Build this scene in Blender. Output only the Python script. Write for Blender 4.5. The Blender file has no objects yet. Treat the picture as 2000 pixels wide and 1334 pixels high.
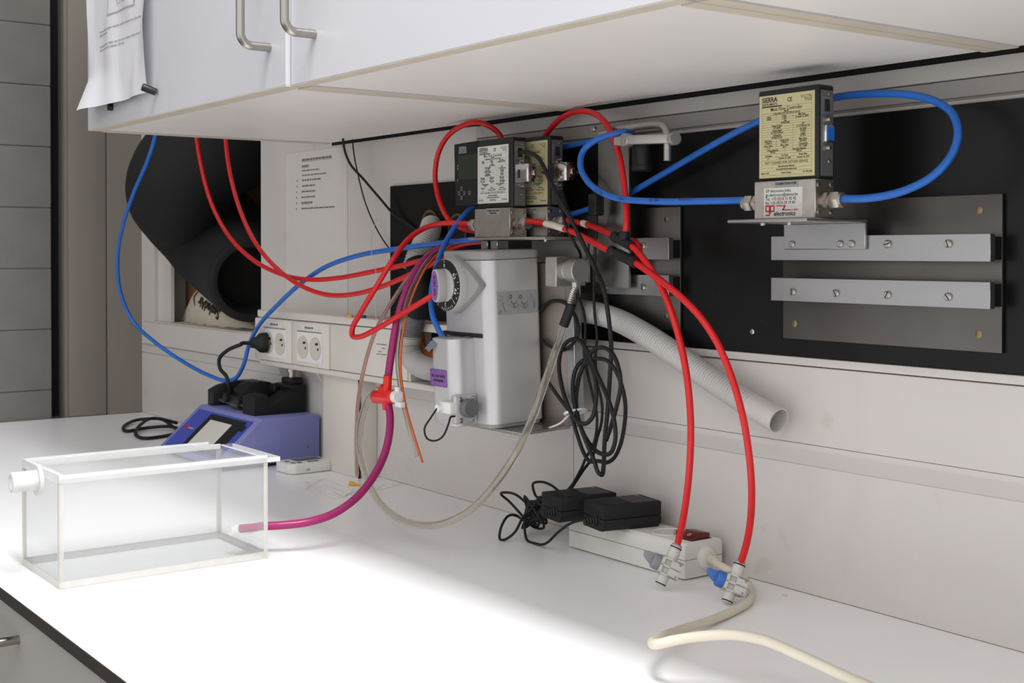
import bpy, bmesh, math, random
from mathutils import Vector as V, Matrix as M
random.seed(7)
S = bpy.context.scene
COL = S.collection
# ------------------------------------------------------------------ camera
YAW, PIT, F, CY = 0.93755, -0.01104, 2545.0, 520.0
CAM = V((0, -1.137, .386))
cd = bpy.data.cameras.new('camera'); cam = bpy.data.objects.new('camera', cd); COL.objects.link(cam)
cam.location = CAM; cam.rotation_euler = (math.pi/2 + PIT, 0, YAW)
cd.sensor_width = 36; cd.lens = F/2000*36; cd.shift_y = (CY-667)/2000
cd.clip_start = .02
cd.dof.use_dof = True; cd.dof.focus_distance = 1.62; cd.dof.aperture_fstop = 18
S.camera = cam
fw = V((-math.sin(YAW)*math.cos(PIT), math.cos(YAW)*math.cos(PIT), math.sin(PIT)))
rt = V((math.cos(YAW), math.sin(YAW), 0)); up = rt.cross(fw)
def ray(px, py): return fw + rt*((px-1000)/F) - up*((py-CY)/F)
def Y(px, py, y): d = ray(px, py); return CAM + d*((y-CAM.y)/d.y)
def Z(px, py, z): d = ray(px, py); return CAM + d*((z-CAM.z)/d.z)
def X(px, py, x): d = ray(px, py); return CAM + d*((x-CAM.x)/d.x)
# ------------------------------------------------------------------ world, lamps, exposure
w = bpy.data.worlds.new('world'); S.world = w; w.use_nodes = True
w.node_tree.nodes['Background'].inputs[0].default_value = (.98, .98, 1, 1)
w.node_tree.nodes['Background'].inputs[1].default_value = .92
def area(name, loc, sx, sy, power, col=(1, .97, .93), rot=(0, 0, 0)):
    l = bpy.data.lights.new(name, 'AREA'); l.shape = 'RECTANGLE'; l.size = sx; l.size_y = sy
    l.energy = power; l.color = col
    o = bpy.data.objects.new(name, l); COL.objects.link(o); o.location = loc; o.rotation_euler = rot
    return o
area('ceiling_lamp_over_bench', (-.52, -.72, 1.9), 1.1, .22, 46, (.97, .98, 1))
area('ceiling_lamp_in_room', (.1, -2.3, 1.9), 1.5, .5, 9, (1, .98, .96))
S.view_settings.view_transform = 'Standard'; S.view_settings.look = 'None'
S.view_settings.exposure = .36; S.view_settings.gamma = 1; S.view_settings.use_curve_mapping = False
# ------------------------------------------------------------------ materials
def lin(c):
    return tuple(((v/255)/12.92 if v/255 <= .04045 else ((v/255+.055)/1.055)**2.4) for v in c)
MATS = {}
def mat(name, rgb, rough=.5, metal=0, spec=.5, var=.04, scale=30, bump=0, bscale=200, trans=0, ior=1.45, alpha=1, stretch=None, dirt=None, coat=0):
    m = bpy.data.materials.new(name); m.use_nodes = True; nt = m.node_tree; b = nt.nodes['Principled BSDF']
    c = lin(rgb)
    b.inputs['Roughness'].default_value = rough; b.inputs['Metallic'].default_value = metal
    b.inputs['Specular IOR Level'].default_value = spec; b.inputs['IOR'].default_value = ior
    b.inputs['Transmission Weight'].default_value = trans; b.inputs['Alpha'].default_value = alpha
    b.inputs['Coat Weight'].default_value = coat
    tc = nt.nodes.new('ShaderNodeTexCoord'); mp = nt.nodes.new('ShaderNodeMapping')
    nt.links.new(tc.outputs['Object'], mp.inputs[0])
    if stretch: mp.inputs['Scale'].default_value = stretch
    n = nt.nodes.new('ShaderNodeTexNoise'); n.inputs['Scale'].default_value = scale; n.inputs['Detail'].default_value = 4
    nt.links.new(mp.outputs[0], n.inputs['Vector'])
    r = nt.nodes.new('ShaderNodeValToRGB'); r.color_ramp.elements[0].position = .35; r.color_ramp.elements[1].position = .65
    r.color_ramp.elements[0].color = tuple(v*(1-var) for v in c)+(1,); r.color_ramp.elements[1].color = tuple(min(1, v*(1+var)) for v in c)+(1,)
    nt.links.new(n.outputs[0], r.inputs[0]); out = r.outputs[0]
    if dirt:
        n2 = nt.nodes.new('ShaderNodeTexNoise'); n2.inputs['Scale'].default_value = dirt[1]; n2.inputs['Detail'].default_value = 8
        nt.links.new(tc.outputs['Object'], n2.inputs['Vector'])
        r2 = nt.nodes.new('ShaderNodeValToRGB'); r2.color_ramp.elements[0].position = dirt[2]; r2.color_ramp.elements[1].position = dirt[2]+.08
        mx = nt.nodes.new('ShaderNodeMixRGB'); nt.links.new(n2.outputs[0], r2.inputs[0]); nt.links.new(r2.outputs[0], mx.inputs[0])
        nt.links.new(out, mx.inputs[1]); mx.inputs[2].default_value = lin(dirt[0])+(1,); out = mx.outputs[0]
    nt.links.new(out, b.inputs['Base Color'])
    if bump:
        n3 = nt.nodes.new('ShaderNodeTexNoise'); n3.inputs['Scale'].default_value = bscale; nt.links.new(mp.outputs[0], n3.inputs['Vector'])
        bp = nt.nodes.new('ShaderNodeBump'); bp.inputs['Strength'].default_value = bump; bp.inputs['Distance'].default_value = .001
        nt.links.new(n3.outputs[0], bp.inputs['Height']); nt.links.new(bp.outputs[0], b.inputs['Normal'])
    MATS[name] = m; return m
mat('bench_white', (238, 237, 237), .3, spec=.45, var=.01, scale=8)
mat('bench_edge', (44, 40, 37), .5)
mat('wall_panel', (203, 198, 193), .22, spec=.5, var=.012, scale=6, dirt=((190, 180, 168), 9, .66))
mat('wall_grey', (148, 144, 140), .4, var=.02, scale=8)
mat('wall_pale', (182, 178, 173), .35, var=.02, scale=8)
mat('wall_core', (60, 56, 52), .9)
mat('wall_paint', (196, 190, 182), .75, var=.03, scale=5, bump=.15, bscale=60)
mat('wall_block', (113, 110, 106), .85, var=.05, scale=12, bump=.5, bscale=120)
mat('mortar', (104, 101, 98), .9)
mat('column_paint', (132, 125, 116), .8, var=.02, scale=9)
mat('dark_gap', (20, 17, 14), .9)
mat('wood', (92, 66, 36), .7, var=.3, scale=20, stretch=(1, 1, .1))
mat('cab_white', (188, 188, 192), .35, spec=.4, var=.01, scale=7)
mat('cab_under', (234, 230, 225), .4, spec=.4, var=.02, scale=6)
mat('cream_edge', (206, 196, 178), .5, var=.04)
mat('steel', (170, 166, 158), .28, 1, var=.05, scale=60, stretch=(1, 1, .1))
mat('alu', (168, 167, 167), .36, 1, var=.06, scale=25, bump=.05, bscale=300, stretch=(.12, 1, 1))
mat('alu_matte', (176, 173, 168), .48, 1, var=.06, scale=30, bump=.05, bscale=400)
mat('alu_dull', (98, 95, 92), .4, 1, var=.08, scale=14)
mat('stainless', (186, 180, 171), .4, 1, var=.08, scale=80, dirt=((110, 98, 84), 110, .72))
mat('alu_warm', (172, 162, 153), .5, 1, var=.06, scale=14)
mat('chrome', (215, 213, 208), .15, 1, var=.02)
mat('brass_screw', (140, 128, 90), .35, 1, var=.1)
mat('vap_body', (194, 193, 193), .36, .45, var=.01, scale=40, bump=.03, bscale=500)
mat('vap_grey', (148, 147, 145), .5, var=.02)
mat('knob_grey', (168, 167, 164), .5, var=.02)
mat('dark_knob', (98, 98, 98), .5)
mat('black_plastic', (19, 19, 20), .45, var=.1)
mat('black_matte', (15, 15, 16), .7, var=.15, scale=40)
mat('black_rubber', (15, 15, 16), .6, var=.1, bump=.05)
mat('foam_black', (20, 19, 19), .75, var=.2, scale=14, bump=.3, bscale=60)
mat('board_black', (12, 11, 10),   .33, spec=.28, var=.2, scale=10, dirt=((38, 36, 34), 160, .78))
mat('purple', (122, 78, 146), .55, var=.02)
mat('print_black', (32, 30, 30), .7, var=.02)
mat('print_grey', (112, 110, 108), .7, var=.02)
mat('print_white', (225, 225, 222), .6, var=.01)
mat('print_red', (186, 24, 32), .6, var=.01)
mat('print_blue', (20, 40, 80), .6, var=.01)
mat('label_yellow', (199, 190, 146), .5, var=.015, scale=20)
mat('label_white', (214, 212, 206), .5, var=.01)
mat('label_grey', (150, 150, 148), .5, var=.02)
mat('notice', (206, 202, 196), .6, var=.01)
mat('print_light', (150, 149, 152), .7, var=.02)
mat('paper', (196, 195, 199), .8, var=.012, scale=5)
mat('port_grey', (112, 112, 114), .5, .4)
mat('lcd', (44, 50, 40), .2, var=.03)
mat('screen', (214, 212, 203), .25, var=.05, scale=12)
mat('red_tube', (205, 22, 26), .34, spec=.5, var=.05, scale=50)
mat('blue_tube', (34, 102, 190), .32, spec=.5, var=.05, scale=50)
mat('clear_tube', (240, 237, 228), .08, var=.01, trans=.96, ior=1.3)
mat('clear_pink', (236, 208, 202), .12, var=.01, trans=.9, ior=1.3)
mat('magenta_tube', (160, 44, 104), .3, var=.04, trans=.12, ior=1.35)
mat('orange_tube', (196, 84, 30), .4, var=.04)
mat('acrylic', (230, 229, 227), .05, var=.01)
_nt = MATS['acrylic'].node_tree; _b = _nt.nodes['Principled BSDF']; _o = _nt.nodes['Material Output']
_tr = _nt.nodes.new('ShaderNodeBsdfTransparent'); _tr.inputs[0].default_value = (.985, .99, .99, 1); _mx = _nt.nodes.new('ShaderNodeMixShader')
_mx.inputs[0].default_value = .12; _nt.links.new(_tr.outputs[0], _mx.inputs[1]); _nt.links.new(_b.outputs[0], _mx.inputs[2]); _nt.links.new(_mx.outputs[0], _o.inputs[0])
mat('acrylic_frost', (238, 238, 236), .3, var=.02, scale=60)
_nt = MATS['acrylic_frost'].node_tree; _b = _nt.nodes['Principled BSDF']; _o = _nt.nodes['Material Output']
_tr = _nt.nodes.new('ShaderNodeBsdfTransparent'); _mx = _nt.nodes.new('ShaderNodeMixShader')
_mx.inputs[0].default_value = .6; _nt.links.new(_tr.outputs[0], _mx.inputs[1]); _nt.links.new(_b.outputs[0], _mx.inputs[2]); _nt.links.new(_mx.outputs[0], _o.inputs[0])
mat('acrylic_seam', (226, 222, 214), .35, var=.03, scale=60)
_nt = MATS['acrylic_seam'].node_tree; _b = _nt.nodes['Principled BSDF']; _o = _nt.nodes['Material Output']
_tr = _nt.nodes.new('ShaderNodeBsdfTransparent'); _mx = _nt.nodes.new('ShaderNodeMixShader')
_mx.inputs[0].default_value = .42; _nt.links.new(_tr.outputs[0], _mx.inputs[1]); _nt.links.new(_b.outputs[0], _mx.inputs[2]); _nt.links.new(_mx.outputs[0], _o.inputs[0])
mat('base_grey', (166, 163, 159), .45, var=.01, scale=8)
mat('hose', (184, 182, 178), .4, var=.03)
mat('hose_end', (196, 192, 187), .4, var=.02)
mat('hose_grey', (112, 113, 116), .5, var=.05)
mat('orange_duct', (190, 116, 40), .6, var=.1)
mat('red_plastic', (214, 34, 28), .3, var=.03)
mat('white_plastic', (222, 221, 217), .4, var=.015)
mat('duct_white', (214, 208, 199), .4, var=.015, scale=8)
mat('socket_white', (198, 193, 180), .4, var=.02)
mat('strip_white', (212, 209, 203), .45, var=.02, scale=15, dirt=((168, 160, 150), 60, .7))
mat('cable_beige', (206, 198, 180), .5, var=.03)
mat('switch_red', (92, 22, 24), .3, var=.03)
mat('valve_white', (196, 194, 187), .5, var=.02)
mat('valve_grey', (138, 139, 142), .5, var=.02)
mat('valve_blue', (62, 108, 182), .5, var=.03)
mat('pump_blue', (128, 132, 190), .45, var=.02)
mat('pump_deep', (64, 78, 172), .45, var=.02)
mat('canvas', (196, 186, 166), .9, var=.06, scale=80, bump=.3, bscale=900)
mat('tape', (150, 154, 164), .3, var=.03, trans=.25)
mat('yellow_tip', (212, 160, 62), .4, var=.03)
mat('blue_tip', (52, 66, 120), .4)
mat('wire_white', (218, 214, 206), .4)
mat('tape_white', (212, 203, 190), .7, var=.05)
# ------------------------------------------------------------------ mesh helpers
def nb(): return bmesh.new()
def rbox(bm, lo, hi, bev=0, seg=2):
    lo, hi = V(lo), V(hi); lo, hi = V([min(a, b) for a, b in zip(lo, hi)]), V([max(a, b) for a, b in zip(lo, hi)])
    r = bmesh.ops.create_cube(bm, size=1); vs = r['verts']
    for v in vs: v.co = V([lo[i] + (v.co[i]+.5)*(hi[i]-lo[i]) for i in range(3)])
    if bev:
        es = list({e for v in vs for e in v.link_edges})
        bmesh.ops.bevel(bm, geom=es, offset=bev, segments=seg, affect='EDGES', profile=.5)
    return bm
def frame(d):
    d = V(d).normalized(); a = V((0, 0, 1)) if abs(d.z) < .9 else V((1, 0, 0))
    x = a.cross(d).normalized(); return x, d.cross(x)
def cyl(bm, p0, p1, r0, r1=None, seg=24, cap=True):
    p0, p1 = V(p0), V(p1); r1 = r0 if r1 is None else r1; x, y = frame(p1-p0)
    A = [[bm.verts.new(p + (x*math.cos(2*math.pi*i/seg) + y*math.sin(2*math.pi*i/seg))*r) for i in range(seg)] for p, r in ((p0, r0), (p1, r1))]
    for i in range(seg): bm.faces.new((A[0][i], A[0][(i+1) % seg], A[1][(i+1) % seg], A[1][i]))
    if cap: bm.faces.new(A[0][::-1]); bm.faces.new(A[1])
    return bm
def lathe(bm, p0, axis, prof, seg=28, caps=True):
    p0 = V(p0); d = V(axis).normalized(); x, y = frame(d); rings = []
    for h, r in prof: rings.append([bm.verts.new(p0 + d*h + (x*math.cos(2*math.pi*i/seg)+y*math.sin(2*math.pi*i/seg))*r) for i in range(seg)])
    for a, b in zip(rings, rings[1:]):
        for i in range(seg): bm.faces.new((a[i], a[(i+1) % seg], b[(i+1) % seg], b[i]))
    if caps: bm.faces.new(rings[0][::-1]); bm.faces.new(rings[-1])
    return bm
def prism(bm, pts, d, bev=0):
    """planar polygon of 3D points extruded by vector d"""
    d = V(d); a = [bm.verts.new(V(p)) for p in pts]; b = [bm.verts.new(V(p)+d) for p in pts]; n = len(a)
    fs = [bm.faces.new(a[::-1]), bm.faces.new(b)]
    for i in range(n): fs.append(bm.faces.new((a[i], a[(i+1) % n], b[(i+1) % n], b[i])))
    bmesh.ops.recalc_face_normals(bm, faces=fs)
    if bev: bmesh.ops.bevel(bm, geom=list({e for f in fs for e in f.edges}), offset=bev, segments=2, affect='EDGES', profile=.5)
    return bm
def smooth_path(pts, n=8):
    P = [V(p) for p in pts]; P = [P[0]*2-P[1]] + P + [P[-1]*2-P[-2]]; out = []
    for i in range(1, len(P)-2):
        p0, p1, p2, p3 = P[i-1:i+3]
        d1 = max((p1-p0).length, 1e-6)**.5; d2 = max((p2-p1).length, 1e-6)**.5; d3 = max((p3-p2).length, 1e-6)**.5
        m1 = ((p1-p0)/d1 - (p2-p0)/(d1+d2) + (p2-p1)/d2)*d2; m2 = ((p2-p1)/d2 - (p3-p1)/(d2+d3) + (p3-p2)/d3)*d2
        for k in range(n):
            t = k/n; out.append(p1*(2*t**3-3*t*t+1) + m1*(t**3-2*t*t+t) + p2*(3*t*t-2*t**3) + m2*(t**3-t*t))
    out.append(P[-2]); return out
def tube(bm, pts, r, n=8, seg=12, smooth=True, rib=None, caps=True):
    P = smooth_path(pts, n) if smooth else [V(p) for p in pts]
    if rib:
        # resample so that every rib gets 4 rings
        step = rib[0]/4; Q = [P[0]]; acc = 0
        for a, b in zip(P, P[1:]):
            L = (b-a).length
            if L < 1e-9: continue
            while acc + L >= step:
                t = (step-acc)/L; a = a + (b-a)*t; Q.append(a.copy()); L = (b-a).length; acc = 0
            acc += L
        P = Q
    N = len(P); T = [(P[min(i+1, N-1)]-P[max(i-1, 0)]).normalized() for i in range(N)]
    x, _ = frame(T[0]); rings = []
    for i in range(N):
        x = (x - T[i]*x.dot(T[i])).normalized(); y = T[i].cross(x)
        rr = r(i/(N-1)) if callable(r) else r
        if rib: rr *= 1 + rib[1]*(1, .3, -1, .3)[i % 4]
        rings.append([bm.verts.new(P[i] + (x*math.cos(2*math.pi*k/seg)+y*math.sin(2*math.pi*k/seg))*rr) for k in range(seg)])
    for a, b in zip(rings, rings[1:]):
        for k in range(seg): bm.faces.new((a[k], a[(k+1) % seg], b[(k+1) % seg], b[k]))
    if caps: bm.faces.new(rings[0][::-1]); bm.faces.new(rings[-1])
    return bm
def hollow(bm, pts, r, ri, n=8, seg=16):
    P = smooth_path(pts, n); N = len(P); T = [(P[min(i+1, N-1)]-P[max(i-1, 0)]).normalized() for i in range(N)]
    x, _ = frame(T[0]); O = []; I = []
    for i in range(N):
        x = (x - T[i]*x.dot(T[i])).normalized(); y = T[i].cross(x)
        for L, q in ((O, r), (I, ri)): L.append([bm.verts.new(P[i] + (x*math.cos(2*math.pi*k/seg)+y*math.sin(2*math.pi*k/seg))*q) for k in range(seg)])
    for a, b in list(zip(O, O[1:])) + [(O[-1], I[-1])] + list(zip(I[::-1], I[::-1][1:])) + [(I[0], O[0])]:
        for k in range(seg): bm.faces.new((a[k], a[(k+1) % seg], b[(k+1) % seg], b[k]))
    return bm
def obj(name, bm, m, parent=None, smooth=True, local=False):
    me = bpy.data.meshes.new(name); bmesh.ops.recalc_face_normals(bm, faces=bm.faces[:]); bm.to_mesh(me); bm.free()
    o = bpy.data.objects.new(name, me); COL.objects.link(o); me.materials.append(MATS[m] if isinstance(m, str) else m)
    if smooth:
        me.polygons.foreach_set('use_smooth', [True]*len(me.polygons))
        me.set_sharp_from_angle(angle=math.radians(38))
    if parent:
        o.parent = parent
        if not local:
            root = parent
            while root.parent: root = root.parent
            if parent is root: o.matrix_parent_inverse = M.Translation(-root.location)
    return o
def tag(o, label, cat, group=None):
    o['label'] = label; o['category'] = cat
    if group: o['group'] = group
    return o
def struct(o): o['kind'] = 'structure'; return o
def thing(name, label, cat, loc=(0, 0, 0), group=None):
    o = bpy.data.objects.new(name, None); COL.objects.link(o); o.location = loc; o.empty_display_size = .03
    return tag(o, label, cat, group)
def bx(name, lo, hi, m, parent=None, bev=0, seg=2): return obj(name, rbox(nb(), lo, hi, bev, seg), m, parent)
FONTCACHE = {}
def text_into(bm, body, size, mtx, align='LEFT', bold=0, shear=0, width=1.0):
    cu = bpy.data.curves.new('t', 'FONT'); cu.body = body; cu.size = size; cu.align_x = align; cu.align_y = 'CENTER'
    cu.offset = bold; cu.shear = shear; cu.resolution_u = 2
    o = bpy.data.objects.new('t', cu)
    me = bpy.data.meshes.new_from_object(o)
    me.transform(M.Diagonal((width, 1, 1, 1))); me.transform(mtx); bm.from_mesh(me)
    bpy.data.objects.remove(o); bpy.data.curves.remove(cu); bpy.data.meshes.remove(me)
def mfront(x, y, z): # text on a face that looks towards -Y
    return M(((1, 0, 0, x), (0, 0, -1, y), (0, 1, 0, z), (0, 0, 0, 1)))
def mside(x, y, z): # text on a face that looks towards +X
    return M(((0, 0, 1, x), (1, 0, 0, y), (0, 1, 0, z), (0, 0, 0, 1)))
def mtop(x, y, z, a=0):
    return M.Translation((x, y, z)) @ M.Rotation(a, 4, 'Z')
def quad(bm, pts): bm.faces.new([bm.verts.new(V(p)) for p in pts])
def plate_xz(bm, x0, x1, z0, z1, y): quad(bm, ((x0, y, z0), (x1, y, z0), (x1, y, z1), (x0, y, z1)))
def screw(name, p, d, r, m, parent, h=.0022, slot=True):
    bm = lathe(nb(), p, d, ((0, r), (h*.6, r), (h, r*.7)), 16)
    o = obj(name, bm, m, parent)
    return o
# ================================================================== the setting
XL = -3.06
wb = struct(obj('wall_back', rbox(rbox(rbox(rbox(rbox(nb(), (-3.4, .006, -.9), (.9, .36, .2195)), (-3.4, .006, .2195), (-2.978, .36, 1.9)), (-2.397, .006, .2195), (.9, .36, 1.9)), (-2.978, .006, 1.0), (-2.397, .36, 1.9)), (-2.978, .34, .2195), (-2.397, .36, 1.0)), 'wall_paint'))
def wpanel(x0, x1, z0, z1, y0=0, m='wall_panel', name='panel'):
    return bx(name, (x0, y0, z0), (x1, .006, z1), m, wb, .0006, 1)
xj = Y(1120, 880, 0).x
wpanel(xj+.0006, .9, 0, .1452); wpanel(-3.08, xj-.0006, 0, .1452)
wpanel(xj+.0006, .9, .1700, .2571, -.006); wpanel(-3.08, -2.31, .1455, .1655); wpanel(-2.31, xj-.0006, .170, .1755, -.006)
for a_, b_ in ((-2.31, xj-.0006), (xj+.0006, .9)):
    obj('panel_chamfer', prism(nb(), [(a_, .006, .1452), (a_, .0, .1453), (a_, -.0055, .1625), (a_, -.006, .1640), (a_, -.006, .1697), (a_, .006, .1697)], (b_-a_, 0, 0)), 'wall_panel', wb)
wpanel(-3.08, -2.978, .1655, 1.9); wpanel(-2.397, -1.64, .1655, 1.9)
wpanel(-1.64, .9, .541, .5585, 0, 'wall_grey'); wpanel(-1.64, .9, .5595, .5775, -.002, 'wall_pale')  # upper strip paler than the grey board: its stronger light put into colour
bx('shadow_backing', (-2.10, -.001, .5782), (.9, .006, 1.9), 'dark_gap', wb)  # dark sheet stands in for shade in the gap behind the cabinets
bx('panel_rail', (-1.62, -.010, .2585), (.9, .006, .2675), 'wall_panel', wb, .0012)
bx('panel_strip', (-1.62, -.003, .5335), (.9, .006, .5375), 'wall_pale', wb, .0004, 1)
bx('niche_sill', (-3.03, -.006, .1672), (-2.30, .006, .2195), 'wall_panel', wb, .001, 1)
bx('niche_lining', (-2.985, .012, .2195), (-2.90, .02, 1.0), 'wall_panel', wb)
bx('niche_lining', (-2.93, .06, .22), (-2.85, .34, 1.0), 'wood', wb)
bx('niche_base', (-2.978, .0, .2195), (-2.397, .34, .2225), 'wall_paint', wb)
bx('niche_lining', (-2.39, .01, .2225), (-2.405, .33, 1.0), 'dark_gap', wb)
# board
bL = tag(bx('black_board', (-1.888, -.005, .262), (-1.63, -.0003, .4962), 'board_black'), 'shorter black panel with two round pipe holes', 'panel')
bR = tag(bx('black_board', (-1.629, -.006, .2682), (.9, -.0003, .5332), 'board_black'), 'long glossy black panel that carries the aluminium plates', 'panel')
for px, py in ((793, 395), (855, 402), (780, 436)): pass
for c in ((840, 442), (894, 450)):
    p = Y(*c, -.0055)
    o = obj('pipe_hole', lathe(nb(), p, (0, -1, 0), ((0, .0265), (.0012, .0265), (.0012, .0225), (.0004, .0225)), 32), 'wood', bL)
    obj('hole_bottom', lathe(nb(), p + V((0, -.0002, 0)), (0, -1, 0), ((0, .0228), (.0003, .0228)), 32), 'dark_gap', bL)
random.seed(3)
for brd, a_, b_, c_, d_, yy_, n_ in ((bR, 1345, 1500, 570, 690, -.0062, 14), (bL, 775, 880, 375, 520, -.0052, 14)):
    bm = nb()
    for k in range(n_):
        q = Y(random.uniform(a_, b_), random.uniform(c_, d_), yy_); r = random.choice((.0002, .0003, .0004))
        bmesh.ops.create_icosphere(bm, subdivisions=1, radius=r, matrix=M.Translation(q))
    o = obj('paint_speck', bm, 'print_grey', brd); o['kind'] = 'stuff'
screw('board_screw', Y(1470, 648, -.006), (0, -1, 0), .0034, 'chrome', bR, .002)
# wall left: column covers and painted blocks
wl = struct(obj('wall_left', rbox(rbox(nb(), (-3.4, -.182, -.9), (XL, .006, 1.9)), (-3.4, -2.5, -.9), (XL-.05, -.182, 1.9)), 'column_paint'))
bx('column_cover', (XL, -.175, 0), (XL+.006, -.086, 1.9), 'column_paint', wl, .004)
bx('corner_cover', (XL, -.0835, 0), (XL+.006, .006, 1.9), 'column_paint', wl, .0015, 1)
bx('dark_joint', (XL-.05, -.214, 0), (XL-.045, -.18, 1.9), 'dark_gap', wl)
hz = .1403
blk = rbox(nb(), (-.07, -.35, -hz/2+.0006), (.0, 0, hz/2-.0006), .0022, 2)
bme = bpy.data.meshes.new('block'); blk.to_mesh(bme); blk.free(); bme.materials.append(MATS['wall_block'])
bme.polygons.foreach_set('use_smooth', [False]*len(bme.polygons))
bx('mortar_bed', (XL-.07, -2.5, -.9), (XL-.003, -.2165, 1.9), 'mortar', wl)
for i in range(-1, 13):
    for j in range(3):
        o = bpy.data.objects.new('block', bme); COL.objects.link(o); o.parent = wl
        o.location = (XL + random.uniform(-.0006, .0006), -.2125 - j*.354 - (.17 if i % 2 and j else 0)*0, .0665 - hz/2 + i*hz + .0002)
flo = struct(bx('floor', (-3.4, -4, -.92), (2.5, .3, -.9), 'column_paint'))
# trunking (cable duct)
dct = thing('cable_duct', 'white wall trunking with sockets along the back wall', 'cable duct', (-1.9, 0, .17))
DX0, DX1, DF = -2.303, -1.43, -.055
bx('duct_back', (DX0, -.012, .1705), (DX1, -.0005, .2755), 'duct_white', dct)
bx('cavity_shade', (-1.7475, -.0135, .1812), (DX1, -.0118, .2613), 'dark_gap', dct)  # added dark sheet: shade inside the white open duct, put in as colour
bx('duct_top', (DX0, DF+.002, .2615), (DX1, -.010, .2755), 'duct_white', dct, .003)
bx('duct_bottom', (DX0+.01, DF+.001, .1705), (DX1, -.010, .181), 'duct_white', dct, .003)
bx('duct_cover', (-2.0052, DF, .1822), (-1.7535, DF+.045, .2605), 'duct_white', dct, .0012)
bx('cover_joint', (-1.7533, DF+.003, .1815), (-1.748, DF+.045, .2612), 'duct_white', dct)
for i, (a, b) in enumerate(((-2.303, -2.1495), (-2.1475, -2.0065))):
    pl = bx('socket_plate', (a+.0005, DF-.0035, .1815), (b-.0005, DF+.045, .2605), 'duct_white', dct, .003)
    c = (a+b)/2 + (.002 if i else .012); cz = .2165
    bx('socket_insert', (c-.0475, DF-.0052, cz-.0275), (c+.0475, DF-.003, cz+.0265), 'white_plastic', pl, .0006, 1)
    bx('label_strip', (c-.034, DF-.0041, cz+.0295), (c+.034, DF-.0034, cz+.0395), 'label_white', pl)
    bm = nb(); text_into(bm, 'REGULAR 100', .0052, mfront(c-.003, DF-.0043, cz+.0342), 'CENTER', .0002); plate_xz(bm, c-.046, c+.046, cz+.0268, cz+.0278, DF-.0054)
    obj('label_print', bm, 'print_black', pl, False)
    for s in (-.0235, .0235):
        q = V((c+s, DF-.0054, cz-.001))
        so = obj('socket_outlet', lathe(nb(), q, (0, -1, 0), ((0, .0205), (.0008, .0205), (.0008, .0195), (.0002, .0192)), 32), 'socket_white', pl)
        bm = nb()
        for dx, dz in ((.003, .008), (.0105, -.001), (.0085, .0085)):
            lathe(bm, q + V((dx, -.0004, dz)), (0, -1, 0), ((0, .0023), (.0005, .0023)), 12)
        obj('contact_hole', bm, 'print_black', pl)
vd = tag(bx('cable_riser', (-2.0655, -.038, .0), (-1.9395, -.0005, .1700), 'duct_white', None, .0015), 'white vertical trunking box standing between bench and duct', 'cable duct')
bx('riser_gap', (-1.9394, -.0381, 0), (-1.9380, -.0335, .168), 'dark_gap', vd)
# stuff inside the duct opening
orn = tag(obj('orange_conduit', tube(nb(), [Y(806, 632, -.03)+V((0,0,-.004)), Y(818, 648, -.035), Y(822, 672, -.04), Y(830, 690, -.04), Y(850, 694, -.03), Y(880, 690, -.03)], .0075), 'orange_duct'), 'orange flexible conduit inside the opened trunking', 'conduit')
# sticker and pencil on duct
p = Y(745, 683, DF-.0003)
st = tag(bx('duct_sticker', (p.x-.015, DF-.0006, p.z-.008), (p.x+.016, DF-.0001, p.z+.009), 'label_white'), 'small white sticker with a dark rim on the trunking', 'sticker')
bm = nb()
for z in (-.0075, .0085): plate_xz(bm, p.x-.015, p.x+.016, p.z+z-.0007, p.z+z+.0007, DF-.0008)
plate_xz(bm, p.x-.009, p.x+.002, p.z-.004, p.z-.0025, DF-.0008); plate_xz(bm, p.x+.002, p.x+.012, p.z+.002, p.z+.0035, DF-.0008)
obj('sticker_print', bm, 'print_grey', st, False)
nd = thing('syringe_needle', 'thin needle with yellow and blue hub lying on the trunking', 'needle', (-1.95, -.03, .2755))
a = Z(677, 617, .2775); b = Z(722, 619, .2775)
dd = (b-a).normalized()
obj('needle_cap', cyl(nb(), a, a+dd*.014, .0022), 'yellow_tip', nd); obj('needle_hub', cyl(nb(), a+dd*.024, a+dd*.045, .0026), 'blue_tip', nd)
obj('needle_shaft', cyl(nb(), a+dd*.012, a+dd*.1, .0006), 'steel', nd)
# sign sheet on the wall
sg = tag(obj('wall_notice', rbox(nb(), (-2.283, -.0012, .268), (-2.042, -.0002, .574)), 'notice'), 'white printed notice taped to the wall beside the niche', 'notice')
def wordbars(bm, x, z, n, h, y, seed, gap=.003):
    rr = random.Random(seed); end = x+n
    while x < end:
        wv = min(rr.uniform(.006, .016), end-x); plate_xz(bm, x, x+wv, z, z+h, y); x += wv+gap
bm = nb()
lx = Y(591, 320, 0).x
for i, (py, x0, ln, h) in enumerate(((315, 591, .118, .0040), (327, 591, .028, .0036), (335, 591, .07, .0022), (344, 591, .098, .0022), (354, 591, .076, .0028), (365, 591, .052, .0028), (376, 590, .056, .0028), (387, 590, .056, .0028), (398, 590, .044, .0034), (409, 590, .13, .0028))):
    q = Y(x0, py, 0); wordbars(bm, q.x, q.z, ln, h, -.0015, i, .0018)
    if i in (0, 1, 8): plate_xz(bm, q.x, q.x+ln, q.z-.0016, q.z-.001, -.0015)
    if i > 3: plate_xz(bm, q.x-.022, q.x-.018, q.z, q.z+h, -.0015)
obj('notice_print', bm, 'print_grey', sg, False)
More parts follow.
